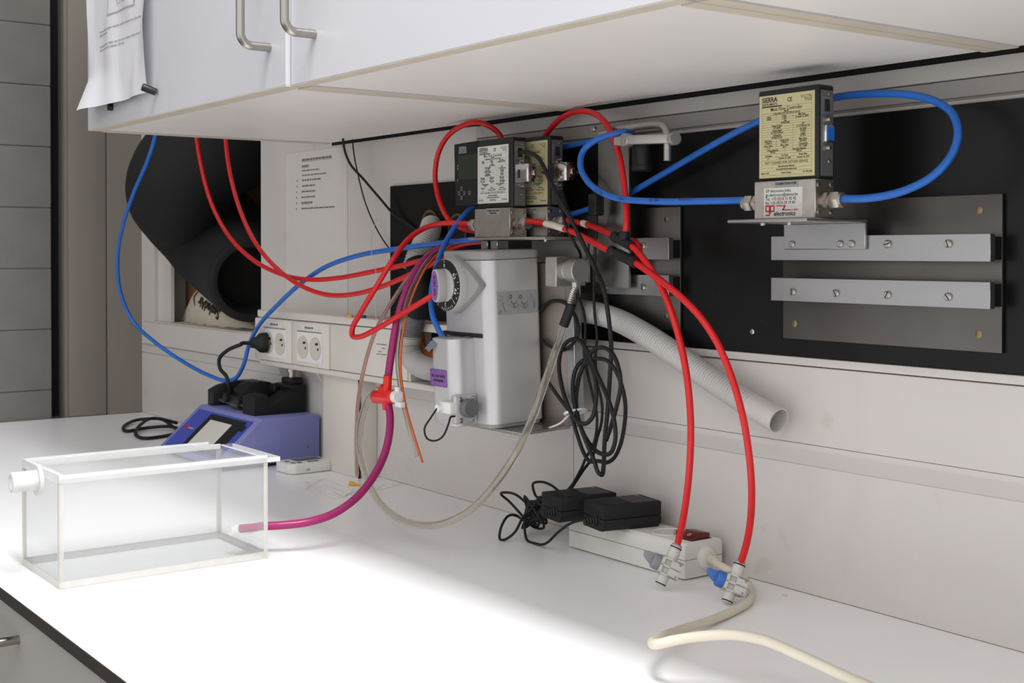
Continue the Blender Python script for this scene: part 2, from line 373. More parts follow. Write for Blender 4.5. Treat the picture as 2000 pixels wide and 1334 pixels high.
# ================================================================== bench
bench = thing('lab_bench', 'white laboratory worktop with a black front edge', 'worktop', (-1.3, -.36, -.0135))
BXR = .9
bx('worktop', (XL+.0061, -.7265, -.0125), (BXR, -.0002, 0), 'bench_white', bench)
bx('front_edge', (XL+.0061, -.7278, -.0132), (BXR, -.7264, -.0001), 'bench_edge', bench)
bx('core', (XL+.0061, -.727, -.0140), (BXR, -.0002, -.0124), 'bench_edge', bench)
xb = Y(195, 1320, -.712).x
for i, (a, b) in enumerate(((xb-.6, xb-.0015), (xb+.0015, xb+.6))):
    c = thing('base_cabinet', ('light grey base cabinet with a steel bow handle under the worktop', 'light grey base cabinet beside the one with the visible handle')[i], 'cabinet', ((a+b)/2, -.4, -.9))
    bx('body', (a, -.69, -.85), (b, -.05, -.0142), 'base_grey', c)
    d = bx('drawer_front', (a, -.712, -.24), (b, -.6905, -.018), 'base_grey', c, .001, 1)
    bx('door', (a, -.712, -.85), (b, -.6905, -.244), 'base_grey', c, .001, 1)
    bx('plinth', (a, -.66, -.9), (b, -.1, -.8501), 'bench_edge', c)
    h0 = Y(37, 1249, -.712); hx = h0.x if i == 0 else b-.1; hz_ = h0.z
    pts = [(hx, -.712, hz_), (hx, -.735, hz_), (hx-.001, -.752, hz_), (hx-.008, -.760, hz_), (hx-.03, -.762, hz_), (hx-.16, -.762, hz_), (hx-.182, -.760, hz_), (hx-.189, -.752, hz_), (hx-.19, -.735, hz_), (hx-.19, -.712, hz_)]
    obj('handle', tube(nb(), pts, .0052), 'steel', d)
# ================================================================== wall cabinets
ZC = .5785
CB = -.026; CF = -.427
def wall_cabinet(a, b, label, door_y, hx=None, hy=0, hz0=0):
    c = thing('wall_cabinet', label, 'cabinet', ((a+b)/2, -.2, ZC), 'white wall cabinets above the bench')
    del c['group']
    for s, (u, v) in enumerate(((a, a+.018), (b-.018, b))):
        sp = bx('side_panel', (u, CF, ZC), (v, CB, ZC+.72), 'cab_white', c)
        bx('edge_band', (u+.0004, CF+.0005, ZC-.0006), (v-.0004, CB-.0005, ZC), 'cream_edge', sp)
    bx('bottom_panel', (a+.0182, CF, ZC+.0012), (b-.0182, CB, ZC+.019), 'cab_under', c)
    bx('top_panel', (a+.0182, CF, ZC+.702), (b-.0182, CB, ZC+.72), 'cab_under', c)
    bx('back_panel', (a+.0182, CB-.004, ZC+.019), (b-.0182, CB, ZC+.702), 'cab_under', c)
    d = bx('door', (a+.001, door_y, ZC+.0012), (b-.0015, CF-.0006, ZC+.72), 'cab_white', c, .0006, 1)
    bx('edge_band', (a+.0012, door_y+.0006, ZC+.0003), (b-.0018, CF-.001, ZC+.0013), 'cream_edge', d)
    if hx:
        yb = hy; zb = hz0; R = .014
        pts = [(hx, door_y, zb), (hx, yb+R+.003, zb)]
        pts += [(hx, yb+R-R*math.sin(t), zb+R-R*math.cos(t)) for t in (0.2, .5, .8, 1.1, 1.4)]
        pts += [(hx, yb, zb+R+.004), (hx, yb, zb+.1), (hx, yb, zb+.128-R-.004)]
        pts += [(hx, yb+R-R*math.cos(t), zb+.128-R+R*math.sin(t)) for t in (.2, .5, .8, 1.1, 1.4)]
        pts += [(hx, yb+R+.003, zb+.128), (hx, door_y, zb+.128)]
        obj('handle', tube(nb(), pts, .0052, 6, 16), 'steel', d)
    return c
h1 = Y(527, 93, -.4515); h2 = Y(615, 67, -.4455)
wall_cabinet(-2.077, -1.3785, 'white wall cabinet with a paper sheet hung on its door', -.4515, h1.x, -.489, h1.z)
wall_cabinet(-1.3775, -.7265, 'white wall cabinet between the papered one and the handleless one', -.4455, h2.x, -.483, h2.z)
wall_cabinet(-.7255, .25, 'white wall cabinet without visible handle above the long black panel', -.4455)
# paper on the door
bm = nb(); NX, NZ = 24, 34; G = []
z0p, z1p = .612, .90
for j in range(NZ+1):
    row = []
    for i in range(NX+1):
        s, t = i/NX, j/NZ
        x = -2.052 + s*.255 + .014*(1-t)*(1-s); z = z0p + t*(z1p-z0p) - .006*(1-s)*max(0, 1-t*5)
        curl = .020*max(0, 1-t*6)*(1-s)**2 + .002*math.sin(s*17+t*4) + .0022*math.sin(s*9-t*7) + .014*max(0, .5-abs(s-.0))*max(0, 1-t)*.5
        curl += .008*max(0, 1-((s-1)/.12)**2)*max(0, 1-abs(t-.35)*2.2)*(s > .88)
        y = -.4570 - max(0, curl) - .0015
        row.append(bm.verts.new((x, y, z)))
    G.append(row)
for j in range(NZ):
    for i in range(NX): bm.faces.new((G[j][i], G[j][i+1], G[j+1][i+1], G[j+1][i]))
ptp = [[v.co.copy() for v in r] for r in G]
pp = tag(obj('paper_sheet', bm, 'paper'), 'creased printed paper sheet hanging on the cabinet door', 'paper')
def onpaper(s, t):
    i = min(int(s*NX), NX-1); j = min(int(t*NZ), NZ-1); a = s*NX-i; b = t*NZ-j
    q = (ptp[j][i]*(1-a)+ptp[j][i+1]*a)*(1-b) + (ptp[j+1][i]*(1-a)+ptp[j+1][i+1]*a)*b
    return q + V((0, -.0006, 0))
bm = nb()
def pbar(s0, s1, t0, t1):
    n = max(1, int(abs(s1-s0)*NX*1.5)); m = max(1, int(abs(t1-t0)*NZ*1.5))
    for i in range(n):
        for j in range(m):
            a, b = s0+(s1-s0)*i/n, s0+(s1-s0)*(i+1)/n; c, d = t0+(t1-t0)*j/m, t0+(t1-t0)*(j+1)/m
            quad(bm, (onpaper(a, c), onpaper(b, c), onpaper(b, d), onpaper(a, d)))
rr = random.Random(5)
for t, s1 in ((.385, .9), (.365, .38), (.305, .9), (.285, .62), (.77, .62)):
    s = .19
    while s < s1: e = min(s1, s+rr.uniform(.03, .09)); pbar(s, e, t, t+.0065); s = e+.014
pbar(.78, .80, .47, .80); pbar(.36, .80, .455, .463); pbar(.355, .36, .46, .75); pbar(.355, .79, .748, .752)
pbar(.55, .64, .745, .79)
for a, b in ((.5, .56), (.6, .66)): pbar(a, a+.005, .5, .64); pbar(b, b+.005, .5, .64); pbar(a, b, .64, .643); pbar(a, b, .5, .503)
obj('paper_print', bm, 'print_light', pp, False)
q = Y(286, 178, -.466)
mg = tag(obj('magnet', lathe(nb(), q+V((.004,.012,-.001)), (-.15, -1, .35), ((0, .0052), (.018, .0056), (.02, .0048)), 20), 'black_plastic'), 'small black cylindrical magnet holding the lower right paper corner', 'magnet')
q2 = Y(211, 209, -.458)
mg2 = tag(obj('magnet', lathe(nb(), (q2.x, -.4517, q2.z), (0, -1, 0), ((0, .0055), (.006, .0055)), 20), 'black_plastic'), 'black magnet half hidden under the lower left paper corner', 'magnet')
# ================================================================== aluminium mounting plates
def mount_plate(x0, x1, label):
    t = thing('mounting_plate', label, 'bracket', ((x0+x1)/2, -.008, .288))
    bx('base_plate', (x0, -.0105, .2875), (x1, -.0062, .4425), 'alu_dull', t, .0012)
    for z0, z1 in ((.3765, .4035), (.331, .357)):
        b = bx('rail', (x0, -.030, z0), (x1, -.022, z1), 'alu', t, .0004, 1)
        bx('spacer', (x0+.016, -.022, z0+.002), (x1-.0005, -.0105, z0+.024), 'black_plastic', t)
        for k in range(4):
            x = x0 + (x1-x0)*(.118, .335, .575, .835)[k]
            sc = screw('rail_screw', (x, -.030, (z0+z1)/2+.004*(1 if z0 > .35 else -.6)), (0, -1, 0), .0042, 'steel', b, .003)
            ang = random.uniform(0, 3.1); cx, cz = x, (z0+z1)/2+.004*(1 if z0 > .35 else -.6)
            bm = nb(); d = V((math.cos(ang), 0, math.sin(ang)))*.0036; n = V((-math.sin(ang), 0, math.cos(ang)))*.0006; c = V((cx, -.0331, cz))
            quad(bm, (c-d-n, c+d-n, c+d+n, c-d+n)); obj('slot', bm, 'print_black', b, False)
    for x in (x0+.018, x1-.025):
        for z in (.305, .427): screw('corner_screw', (x, -.0104, z), (0, -1, 0), .0038, 'brass_screw', t, .0008)
    return t
mount_plate(-1.0135, -.7345, 'aluminium mounting plate under the single flow controller')
mount_plate(-1.46, -1.1815, 'aluminium mounting plate behind the red tube junction')
# ================================================================== mass flow controllers
CW, CT, CH, BH = .0825, .0245, .0965, .0400
def hexnut(parent, p, d, flip=1, grey='stainless'):
    p = V(p); d = V(d)
    bm = nb(); cyl(bm, p, p+d*.004, .0062, seg=20); cyl(bm, p+d*.004, p+d*.009, .0088, seg=6); cyl(bm, p+d*.009, p+d*.0115, .0066, seg=20)
    obj('port_fitting', bm, grey, parent)
    bm = nb(); lathe(bm, p+d*.0115, d, ((0, .0085), (.001, .0092), (.010, .0092), (.0115, .0082), (.0122, .0060)), 6)
    obj('hex_nut', bm, grey, parent)
    bm = nb(); lathe(bm, p+d*.0237, d, ((-.001, .0072), (.0022, .0070)), 24); obj('collar', bm, grey, parent)
def mfc(xr, yf, zb, label, face, lmat, display=False, cleared=True):
    t = thing('flow_controller', label, 'instrument', (xr-CW/2, yf+CT/2, zb))
    x0 = xr-CW
    bx('flow_body', (x0-.001, yf-.0045, zb), (xr, yf+CT, zb+BH), 'stainless', t, .0008, 1)
    zc = zb+BH
    bx('case', (x0, yf, zc), (xr, yf+CT, zc+CH), 'black_plastic', t, .0025, 3)
    # side panel with connectors
    sp = bx('side_panel', (xr-.0008, yf+.0035, zc+.003), (xr+.0006, yf+CT-.0028, zc+CH-.006), 'port_grey', t)
    pj = bx('network_port', (xr, yf+.005, zc+.066), (xr+.0012, yf+CT-.006, zc+.084), 'alu_matte', t)
    bx('port_hole', (xr+.001, yf+.0085, zc+.069), (xr+.0016, yf+CT-.0085, zc+.0815), 'print_black', pj)
    screw('side_screw', (xr+.0004, yf+.016, zc+.0865), (1, 0, 0), .0018, 'steel', t, .001)
    screw('side_screw', (xr+.0004, yf+.015, zc+.018), (1, 0, 0), .0022, 'steel', t, .0025)
    ds = bx('serial_port', (xr, yf+.006, zc+.037), (xr+.0055, yf+CT-.0065, zc+.055), 'chrome', t, .0015)
    bx('port_flange', (xr+.0002, yf+.0055, zc+.029), (xr+.0014, yf+CT-.006, zc+.063), 'alu_matte', t)
    for z in (.0315, .0605): screw('jack_screw', (xr+.001, yf+.0115, zc+z), (1, 0, 0), .0028, 'steel', t, .0055)
    for dy in (.0005, .0195):
        for dz in (.006, .034): screw('body_screw', (xr, yf+dy, zb+dz), (1, 0, 0), .0026, 'steel', t, .0012)
    hexnut(t, (xr, yf+.008, zb+.018), (1, 0, 0)); hexnut(t, (x0-.001, yf+.008, zb+.018), (-1, 0, 0))
    # name plate
    lx0, lx1, lz0, lz1 = x0+.0025, xr-.0045, zc+.0035, zc+CH-.006
    if display: lx1 = xr-.0085; lz0 = zc+.0075; lz1 = zc+CH-.0095; lx0 = x0+.001
    lb = bx('name_plate', (lx0, yf-.0005, lz0), (lx1, yf+.0005, lz1), lmat, t)
    yl = yf-.00065; W, H = lx1-lx0, lz1-lz0; bm = nb()
    def tx(s, u, v, size, al='CENTER', bold=.00006): text_into(bm, s, size, mfront(lx0+u*W, yl, lz0+v*H), al, bold, 0, .92)
    tx('SIERRA', .055, .943, .0074, 'LEFT', .00018); tx('INSTRUMENTS', .055, .889, .0035, 'LEFT', .00006); plate_xz(bm, lx0+.05*W, lx0+.42*W, lz0+.858*H, lz0+.870*H, yl)
    tx('CE', .56, .925, .0062, 'CENTER', .0001); tx('5 Harris Court Bldg. L\nMonterey, CA 93940\n800-866-0200\n831-373-0200', .95, .925, .0018, 'RIGHT', 0)
    tx('Mass Flow Controller', .5, .825, .0054, 'CENTER', .00003)
    rows = ((.795, (('Model', .5),)), (.768, (('C100L-NR-2-OV1-SV1-PV2-V1-S4-C0', .5),)), (.738, (('Serial', .18), ('Order', .46), ('Mfg. Date', .78))), (.71, (('103687', .18), ('111827', .46), ('October 26, 2009', .78))),
            (.682, (('Gas', .48),)), (.655, (('NITROGEN', .48),)), (.625, (('Range & Units', .33), ('STP', .8))), (.598, (('0-2 SLPM', .33), ('21°C/760 mm Hg', .8))), (.568, (('Output Signal', .33), ('Set Signal', .8))), (.54, (('0-5 VDC/4-20mA', .33), ('4-20mA', .8))),
            (.51, (('Orientation', .33), ('Supply', .8))), (.482, (('HORIZONTAL', .33), ('24 VDC', .8))), (.447, (('Inlet Press.', .17), ('Outlet Press.', .47), ('Max. Press.', .8))), (.42, (('1.5 BAR G', .17), ('0 BAR G', .47), ('500 PSIG', .8))),
            (.388, (('Oper. Temp.', .17), ('Max. Temp', .47), ('Connections', .8))), (.36, (('21°C', .17), ('50°C', .47), ('1/4" COMP', .8))), (.33, (('O-Ring Material', .25), ('Valve Seat Material', .73))), (.302, (('VITON', .25), ('VITON', .73))),
            (.265, (('Technician', .17), ('Cal. Date', .47), ('Recal. Date', .8))), (.23, (('S.P.', .17), ('October 26, 2009', .47), ('October 26, 2010', .8))))
    for v, cells in rows:
        for s, u in cells: tx(s, u, v, .0026)
    tx('NOT CLEANED FOR OXYGEN SERVICE', .5, .18, .0037, 'CENTER', .00002); tx('See Instruction Manual', .5, .135, .0026); tx('www.sierrainstruments.com', .5, .1, .0027)
    tx('Made in USA', .04, .055, .0022, 'LEFT'); tx('Patent Pending', .5, .055, .0024); tx('ISO 9001:2000', .96, .055, .0022, 'RIGHT')
    for v in (.855, .78, .752, .724, .696, .668, .64, .611, .583, .554, .525, .496, .465, .433, .405, .374, .345, .317, .285, .248, .21, .158, .118, .078, .03): plate_xz(bm, lx0+.05*W, lx0+.95*W, lz0+v*H, lz0+v*H+.00016, yl)
    for u, a, b in ((.32, .696, .752), (.62, .696, .752), (.62, .345, .64), (.32, .345, .465), (.47, .285, .345), (.32, .21, .285), (.63, .21, .285), (.05, .03, .97), (.95, .03, .97)): plate_xz(bm, lx0+u*W, lx0+u*W+.00016, lz0+a*H, lz0+b*H, yl)
    obj('plate_print', bm, 'print_black', lb, False)
    # calibration sticker
    cs = bx('calibration_sticker', (x0+.028, yf-.0049, zb+BH-.0085), (x0+.060, yf-.0044, zb+BH-.0005 if not display else zb+BH+.0), 'label_grey', t)
    bm = nb(); text_into(bm, 'CALIBRATION VOID', .0034, mfront(x0+.044, yf-.0051, zb+BH-.0035), 'CENTER', .0001, 0, .95)
    if not face: text_into(bm, 'IF REMOVED', .003, mfront(x0+.044, yf-.0051, zb+BH-.0068), 'CENTER', .0001)
    obj('sticker_print', bm, 'print_black', cs, False)
    if face:
        a, b = x0+.0135, xr-.0165; fz0, fz1 = zb+.0018, zb+.0325; yy = yf-.005
        f = bx('service_sticker', (a, yy, fz0), (b, yy+.0006, fz1), 'label_white', t)
        bm = nb(); sz = .0046
        for i, s in enumerate(('GP electronics bvba', 'gp.electronics@skynet.be', 'Tel.: +32 (0)16 31 42 42', 'fax: +32 (0)16 29 19 43')):
            text_into(bm, s, sz, mfront(a+.0022, yy-.0002, fz1-.0032-i*.0042), 'LEFT', .00002, 0, .93)
        text_into(bm, 'electronics', .0068, mfront(a+.0135, yy-.0002, fz0+.0036), 'LEFT', .00015, .25, .98)
        obj('sticker_print', bm, 'print_black', f, False)
        bm = nb(); 
        def gb(u0, u1, v0, v1): plate_xz(bm, a+.0022+u0, a+.0022+u1, fz0+v0, fz0+v1, yy-.00025)
        for o_ in (0, .0064):
            gb(o_, o_+.0062, .0112, .0126); gb(o_, o_+.0062, .0056, .0070); gb(o_, o_+.0014, .0070, .0112); gb(o_+.0048, o_+.0062, .0070, .0112)
        gb(.0048, .0062, .0028, .0056); gb(.0004, .0062, .0016, .0029); gb(.0064, .0078, .0040, .0056)
        zz = fz0+.0125; A = lambda u, v: (a+u, yy-.0003, fz0+v)
        quad(bm, (A(.0175, .0112), A(.0285, .0112), A(.0285, .0122), A(.0175, .0122))); quad(bm, (A(.0255, .0072), A(.0275, .0072), A(.0305, .0122), A(.0285, .0122)))
        quad(bm, (A(.0255, .0068), A(.0375, .0068), A(.0375, .0079), A(.0255, .0079))); quad(bm, (A(.0385, .0068), A(.0397, .0068), A(.0400, .0079), A(.0388, .0079))); quad(bm, (A(.0410, .0068), A(.0465, .0068), A(.0470, .0079), A(.0415, .0079)))
        obj('sticker_logo', bm, 'print_red', f, False)
    if display:
        a = Y(887, 300, yf).x; b = x0+.0008
        dm = prism(nb(), [(a, yf, zc+CH-.0015), (b, yf, zc+CH), (b, yf, zc+.006), (a+.0035, yf, zc+.006), (a+.0035, yf, zc+.03), (a+.001, yf, zc+.045), (a+.001, yf, zc+.07), (a, yf, zc+.08)], (0, CT, 0), .0006)
        d = obj('display_module', dm, 'black_matte', t)
        bx('display_screen', (a+.012, yf-.0004, zc+.043), (b, yf+.001, zc+.078), 'lcd', d)
        bm = nb(); text_into(bm, 'SIERR', .0085, mfront(a+.0125, yf-.0003, zc+CH-.0095), 'LEFT', .0003, 0, .95); text_into(bm, 'INSTRUME', .0042, mfront(a+.0125, yf-.0003, zc+CH-.0145), 'LEFT', .0002, 0, .98)
        for u, v in ((.0085, .041), (.0095, .062), (.0088, .058)): plate_xz(bm, a+u, a+u+.0015, zc+v, zc+v+.003, yf-.0003)
        obj('display_print', bm, 'label_grey', d, False)
        for u, v, s in ((.0165, .0275, '▲'), (.0105, .021, '◀'), (.0235, .021, '▶'), (.0165, .0145, '▼'), (.037, .021, '↵')):
            k = bx('key', (a+u, yf-.0008, zc+v), (a+u+.0052, yf+.0005, zc+v+.0058), 'port_grey', d, .0004, 1)
            bm = nb(); c = V((a+u+.0026, yf-.0010, zc+v+.0029)); dr = {'▲': (0, 1), '▼': (0, -1), '◀': (-1, 0), '▶': (1, 0), '↵': (-1, 0)}[s]
            e = V((dr[0], 0, dr[1])); n = V((-dr[1], 0, dr[0])); bm.faces.new([bm.verts.new(c+e*.0017), bm.verts.new(c-e*.0012+n*.0017), bm.verts.new(c-e*.0012-n*.0017)])
            obj('key_mark', bm, 'print_black', d, False)
    return t
mfcR = mfc(-.8849, -.1010, .4205, 'tan labelled mass flow controller alone on its bracket with service sticker', True, 'label_yellow')
mfc1 = mfc(-1.4255, -.0900, .4060, 'mass flow controller with white name plate and keypad display', False, 'label_white', True)
mfc2 = mfc(-1.3880, -.0550, .4070, 'tan labelled flow controller behind the one with the display', False, 'label_yellow')
# blue insert of the free serial port
bx('port_insert', (-.8849+.0055, -.101+.007, .4205+BH+.039), (-.8849+.0066, -.101+CT-.0075, .4205+BH+.053), 'blue_tube', mfcR)
# connector hoods on the two left controllers
def hood(xr, yf, zc, label):
    t = thing('serial_connector', label, 'connector', (xr+.02, yf+.01, zc+.046))
    bm = nb(); rbox(bm, (xr+.0035, yf+.0015, zc+.0335), (xr+.034, yf+.0145, zc+.0585), .0012)
    obj('hood', bm, 'chrome', t)
    bx('hood_slot', (xr+.0105, yf+.0011, zc+.0395), (xr+.0155, yf+.0020, zc+.0510), 'print_black', t)
    for z in (.0335, .0565): bx('hood_notch', (xr+.0215, yf+.0010, zc+z), (xr+.0245, yf+.0022, zc+z+.0035), 'port_grey', t, .0004, 1)
    for z in (.0290, .0630): obj('thumb_screw', cyl(nb(), (xr+.0068, yf+.009, zc+z), (xr+.018, yf+.009, zc+z), .0028, seg=14), 'steel', t)
    bx('cable_clamp', (xr+.034, yf+.005, zc+.038), (xr+.038, yf+.012, zc+.054), 'switch_red', t, .001)
    obj('cable_gland', lathe(nb(), (xr+.038, yf+.009, zc+.046), (1, 0, 0), ((0, .0050), (.003, .0050), (.004, .004))), 'steel', t)
    return t
hood(-1.4255, -.090, .446, 'silver serial connector plugged into the controller with display')
hood(-1.3880, -.055, .447, 'silver serial connector plugged into the tan controller by the display one')
# shelves for controllers
sh = thing('controller_bracket', 'bent aluminium bracket carrying the single flow controller', 'bracket', (-.93, -.03, .39))
bx('shelf', (-.9887, -.1256, .4165), (-.8789, -.0302, .4203), 'alu', sh, .0008, 1)
bx('flange', (-.9907, -.0345, .3886), (-.8789, -.0302, .4166), 'alu', sh, .0008, 1)
for x in (-.978, -.911, -.896): screw('bracket_screw', (x, -.0345, .3945), (0, -1, 0), .0040, 'steel', sh, .0028)
for x in (-.952, -.915): screw('under_screw', (x, -.110, .4166), (0, 0, -1), .003, 'steel', sh, .003)
sh2 = thing('controller_bracket', 'aluminium shelf under the two left flow controllers', 'bracket', (-1.42, -.05, .40))
bx('shelf', (-1.5102, -.105, .4020), (-1.335, -.0308, .4058), 'alu_matte', sh2, .0008, 1)
bx('flange', (-1.455, -.0350, .372), (-1.335, -.0308, .4021), 'alu_matte', sh2, .0008, 1)
screw('under_screw', (-1.345, -.095, .4021), (0, 0, -1), .003, 'steel', sh2, .003)
for p in ((-1.478, -.10), (-1.455, -.10)): bx('shelf_block', (p[0]-.008, p[1], .389), (p[0]+.008, p[1]+.02, .402), 'alu', sh2, .001, 1)
# ================================================================== vaporizer bracket + vaporizer (sagging forward together)
TA = math.radians(2.2)
vb = thing('vaporizer_bracket', 'angled aluminium plate and shelf behind the vaporizer', 'bracket', (-1.40, -.06, .16))
bx('back_plate', (-1.455, -.0620, .157), (-1.338, -.0580, .3705), 'alu_warm', vb)
bx('plate_lip', (-1.3378, -.0625, .157), (-1.3215, -.0480, .3705), 'alu', vb, .0008, 1)
bx('shelf', (-1.46, -.1420, .1530), (-1.3380, -.0580, .1570), 'alu', vb, .0008, 1)
vp = thing('vaporizer', 'silver anaesthetic vaporizer with black dial and purple sticker', 'vaporizer', (-1.44, -.064, .1572))
VL = V((-1.44, -.064, .1572)); VR = M.Rotation(-TA, 3, 'X')
def YV(px, py, y): o_ = VR @ (CAM-VL) + VL; d = VR @ ray(px, py); return o_ + d*((y-o_.y)/d.y)
def XV(px, py, x): o_ = VR @ (CAM-VL) + VL; d = VR @ ray(px, py); return o_ + d*((x-o_.x)/d.x)
VX0, VX1, VY0, VY1, VZ0, VZ1 = -1.4960, -1.3840, -.1530, -.0655, .1575, .3905
def rrect(x0, x1, y0, y1, rf, rb, z, n=7):
    pts = []
    for cx, cy, r, a0 in ((x1-rf, y0+rf, rf, -90), (x1-rb, y1-rb, rb, 0), (x0+rb, y1-rb, rb, 90), (x0+rf, y0+rf, rf, 180)):
        for k in range(n+1):
            a = math.radians(a0+90*k/n); pts.append((cx+r*math.cos(a), cy+r*math.sin(a), z))
    return pts
obj('body', prism(nb(), rrect(VX0, VX1, VY0, VY1, .017, .010, VZ0+.005), (0, 0, VZ1-VZ0-.0175)), 'vap_body', vp)
obj('lid', prism(nb(), rrect(VX0-.001, VX1+.001, VY0-.001, VY1+.001, .018, .011, VZ1-.0122), (0, 0, .0122), .003), 'vap_grey', vp)
obj('foot', prism(nb(), rrect(VX0+.002, VX1-.002, VY0+.002, VY1-.002, .016, .01, VZ0), (0, 0, .0052)), 'vap_grey', vp)
# dial
dc = YV(869, 557, -.175); dx, dz = dc.x, dc.z
tear = []
for k in range(40):
    a = 2*math.pi*k/40; r = .0385
    x, z = r*math.cos(a), r*math.sin(a)
    if x > 0: x = .058*(1-abs(math.sin(a))**1.25)
    tear.append((dx+.004+x, VY0+.002, dz+z))
obj('dial_shroud', prism(nb(), tear, (0, -.0125, 0), .002), 'vap_grey', vp)
obj('dial_rim', lathe(nb(), (dx, VY0-.0105, dz), (0, -1, 0), ((0, .0362), (.0095, .0352), (.0105, .0345))), 'knob_grey', vp)
dl = obj('dial_face', lathe(nb(), (dx, VY0-.021, dz), (0, -1, 0), ((0, .0344), (.0009, .0340)), 48), 'black_plastic', vp)
bm = nb(); yd = VY0-.0222
for a, s in ((0, '0'), (62, '0.2'), (108, '0.6'), (137, '1'), (180, '2'), (215, '3'), (250, '4'), (285, '5')):
    th = math.radians(a); m4 = mfront(dx, yd, dz) @ M.Rotation(-th, 4, 'Z') @ M.Translation((0, .0258, 0)); text_into(bm, s, .0066, m4, 'CENTER', .0001)
for a in (0, 62, 82, 97, 108, 122, 137, 150, 158, 166, 173, 180, 187, 195, 215, 232, 250):
    th = math.radians(a); e = V((math.sin(th), 0, math.cos(th))); n = V((math.cos(th), 0, -math.sin(th)))*.0004; c = V((dx, yd, dz)); L0 = .0300 if a not in (137,) else .022
    quad(bm, (c+e*L0-n, c+e*L0+n, c+e*.0332+n, c+e*.0332-n))
obj('dial_print', bm, 'print_white', dl, False)
bm = nb(); lathe(bm, (dx, VY0-.0218, dz), (0, -1, 0), ((0, .0222), (.0012, .0222), (.003, .0205)), 40); kn = obj('knob_base', bm, 'knob_grey', vp)
out = []
for k in range(28):
    a = 2*math.pi*k/28; cx = math.copysign(abs(math.cos(a))**.6, math.cos(a))*.0095; sz = math.copysign(abs(math.sin(a))**.75, math.sin(a))*.0222
    out.append((dx+cx, VY0-.024, dz+sz))
obj('knob', prism(nb(), out, (0, -.0142, 0), .0022), 'knob_grey', vp)
obj('knob_disc', prism(nb(), [(dx+.0078*math.cos(2*math.pi*k/30), VY0-.0382, dz+.0198*math.sin(2*math.pi*k/30)) for k in range(30)], (0, -.0005, 0)), 'purple', vp)
bm = nb(); text_into(bm, 'PUSH ON', .0062, mfront(dx, VY0-.0390, dz) @ M.Rotation(-math.pi/2, 4, 'Z'), 'CENTER', .0001); obj('knob_print', bm, 'print_black', vp, False)
# filler block in front, rounded right corner
FX1 = -1.4195; FX0 = YV(839, 700, -.187).x; FY0 = -.1870; FZ1 = YV(905, 663, -.175).z; FZ0 = VZ0+.0025
fpts = [(FX1, VY0+.003)] + [(FX1-.016+.016*math.cos(math.radians(-90*k/8)), FY0+.016+.016*math.sin(math.radians(-90*k/8))) for k in range(9)] + [(FX0+.012+.012*math.cos(math.radians(-90-90*k/6)), FY0+.012+.012*math.sin(math.radians(-90-90*k/6))) for k in range(7)] + [(FX0, VY0+.003)]
fl = obj('filler_block', prism(nb(), [(x, y, FZ0) for x, y in fpts], (0, 0, FZ1-FZ0), .0016), 'vap_body', vp)
bx('black_band', (VX0+.004, VY0-.0025, FZ1+.0006), (YV(939, 655, -.156).x, VY0+.004, FZ1+.0062), 'black_plastic', vp, .001, 1)
sx0 = YV(837, 740, FY0).x; sx1 = YV(873, 740, FY0).x; sz0 = YV(860, 755, FY0).z; sz1 = YV(860, 722, FY0).z
sk = bx('fill_sticker', (max(sx0, FX0+.0015), FY0-.0006, sz0), (sx1, FY0+.0002, sz1), 'purple', fl, .0012)
bm = nb(); cx = (max(sx0, FX0+.0015)+sx1)/2
text_into(bm, 'FILL ONLY WITH', .0047, mfront(cx, FY0-.0009, sz0+(sz1-sz0)*.60), 'CENTER', .00015, 0, .9); text_into(bm, 'ISOFLURANE', .0047, mfront(cx, FY0-.0009, sz0+(sz1-sz0)*.34), 'CENTER', .00015, 0, .9)
obj('sticker_print', bm, 'print_black', fl, False)
# side clamp with dark screw knob
fz = YV(912, 772, -.175).z
cb = bx('clamp_block', (FX1-.0085, FY0-.0012, FZ0+.004), (FX1+.0035, VY0-.0005, fz), 'vap_body', vp, .003)
kz = YV(915, 797, -.170).z
obj('clamp_knob', lathe(nb(), (FX1+.0035, -.1705, kz), (1, 0, 0), ((0, .0085), (.002, .0125), (.010, .0125), (.012, .0112)), 18), 'dark_knob', vp)
for dy, dz2 in ((-.1795, fz-.006), (-.1595, fz-.0055), (-.180, FZ0+.009), (-.160, FZ0+.010)): screw('clamp_screw', (FX1+.0035, dy, dz2), (1, 0, 0), .0033, 'steel', vp, .0012)
qx = YV(872, 792, FY0).x
fs = bx('filler_stop', (qx-.003, FY0-.009, YV(872, 805, FY0).z), (qx+.022, FY0+.002, YV(872, 783, FY0).z), 'white_plastic', vp, .001)
obj('stop_pin', cyl(nb(), (qx+.001, FY0-.016, YV(872, 795, FY0).z), (qx+.001, FY0-.008, YV(872, 795, FY0).z), .0052), 'white_plastic', vp)
obj('stop_lanyard', tube(nb(), [(qx+.001, FY0-.0155, YV(872, 795, FY0).z), YV(842, 815, FY0-.02), YV(829, 838, FY0-.022), YV(833, 855, FY0-.022), YV(848, 861, FY0-.02), YV(865, 852, FY0-.018), YV(876, 828, FY0-.014), YV(880, 815, FY0-.010), YV(888, 813, FY0-.001)], .0013), 'black_rubber', vp)
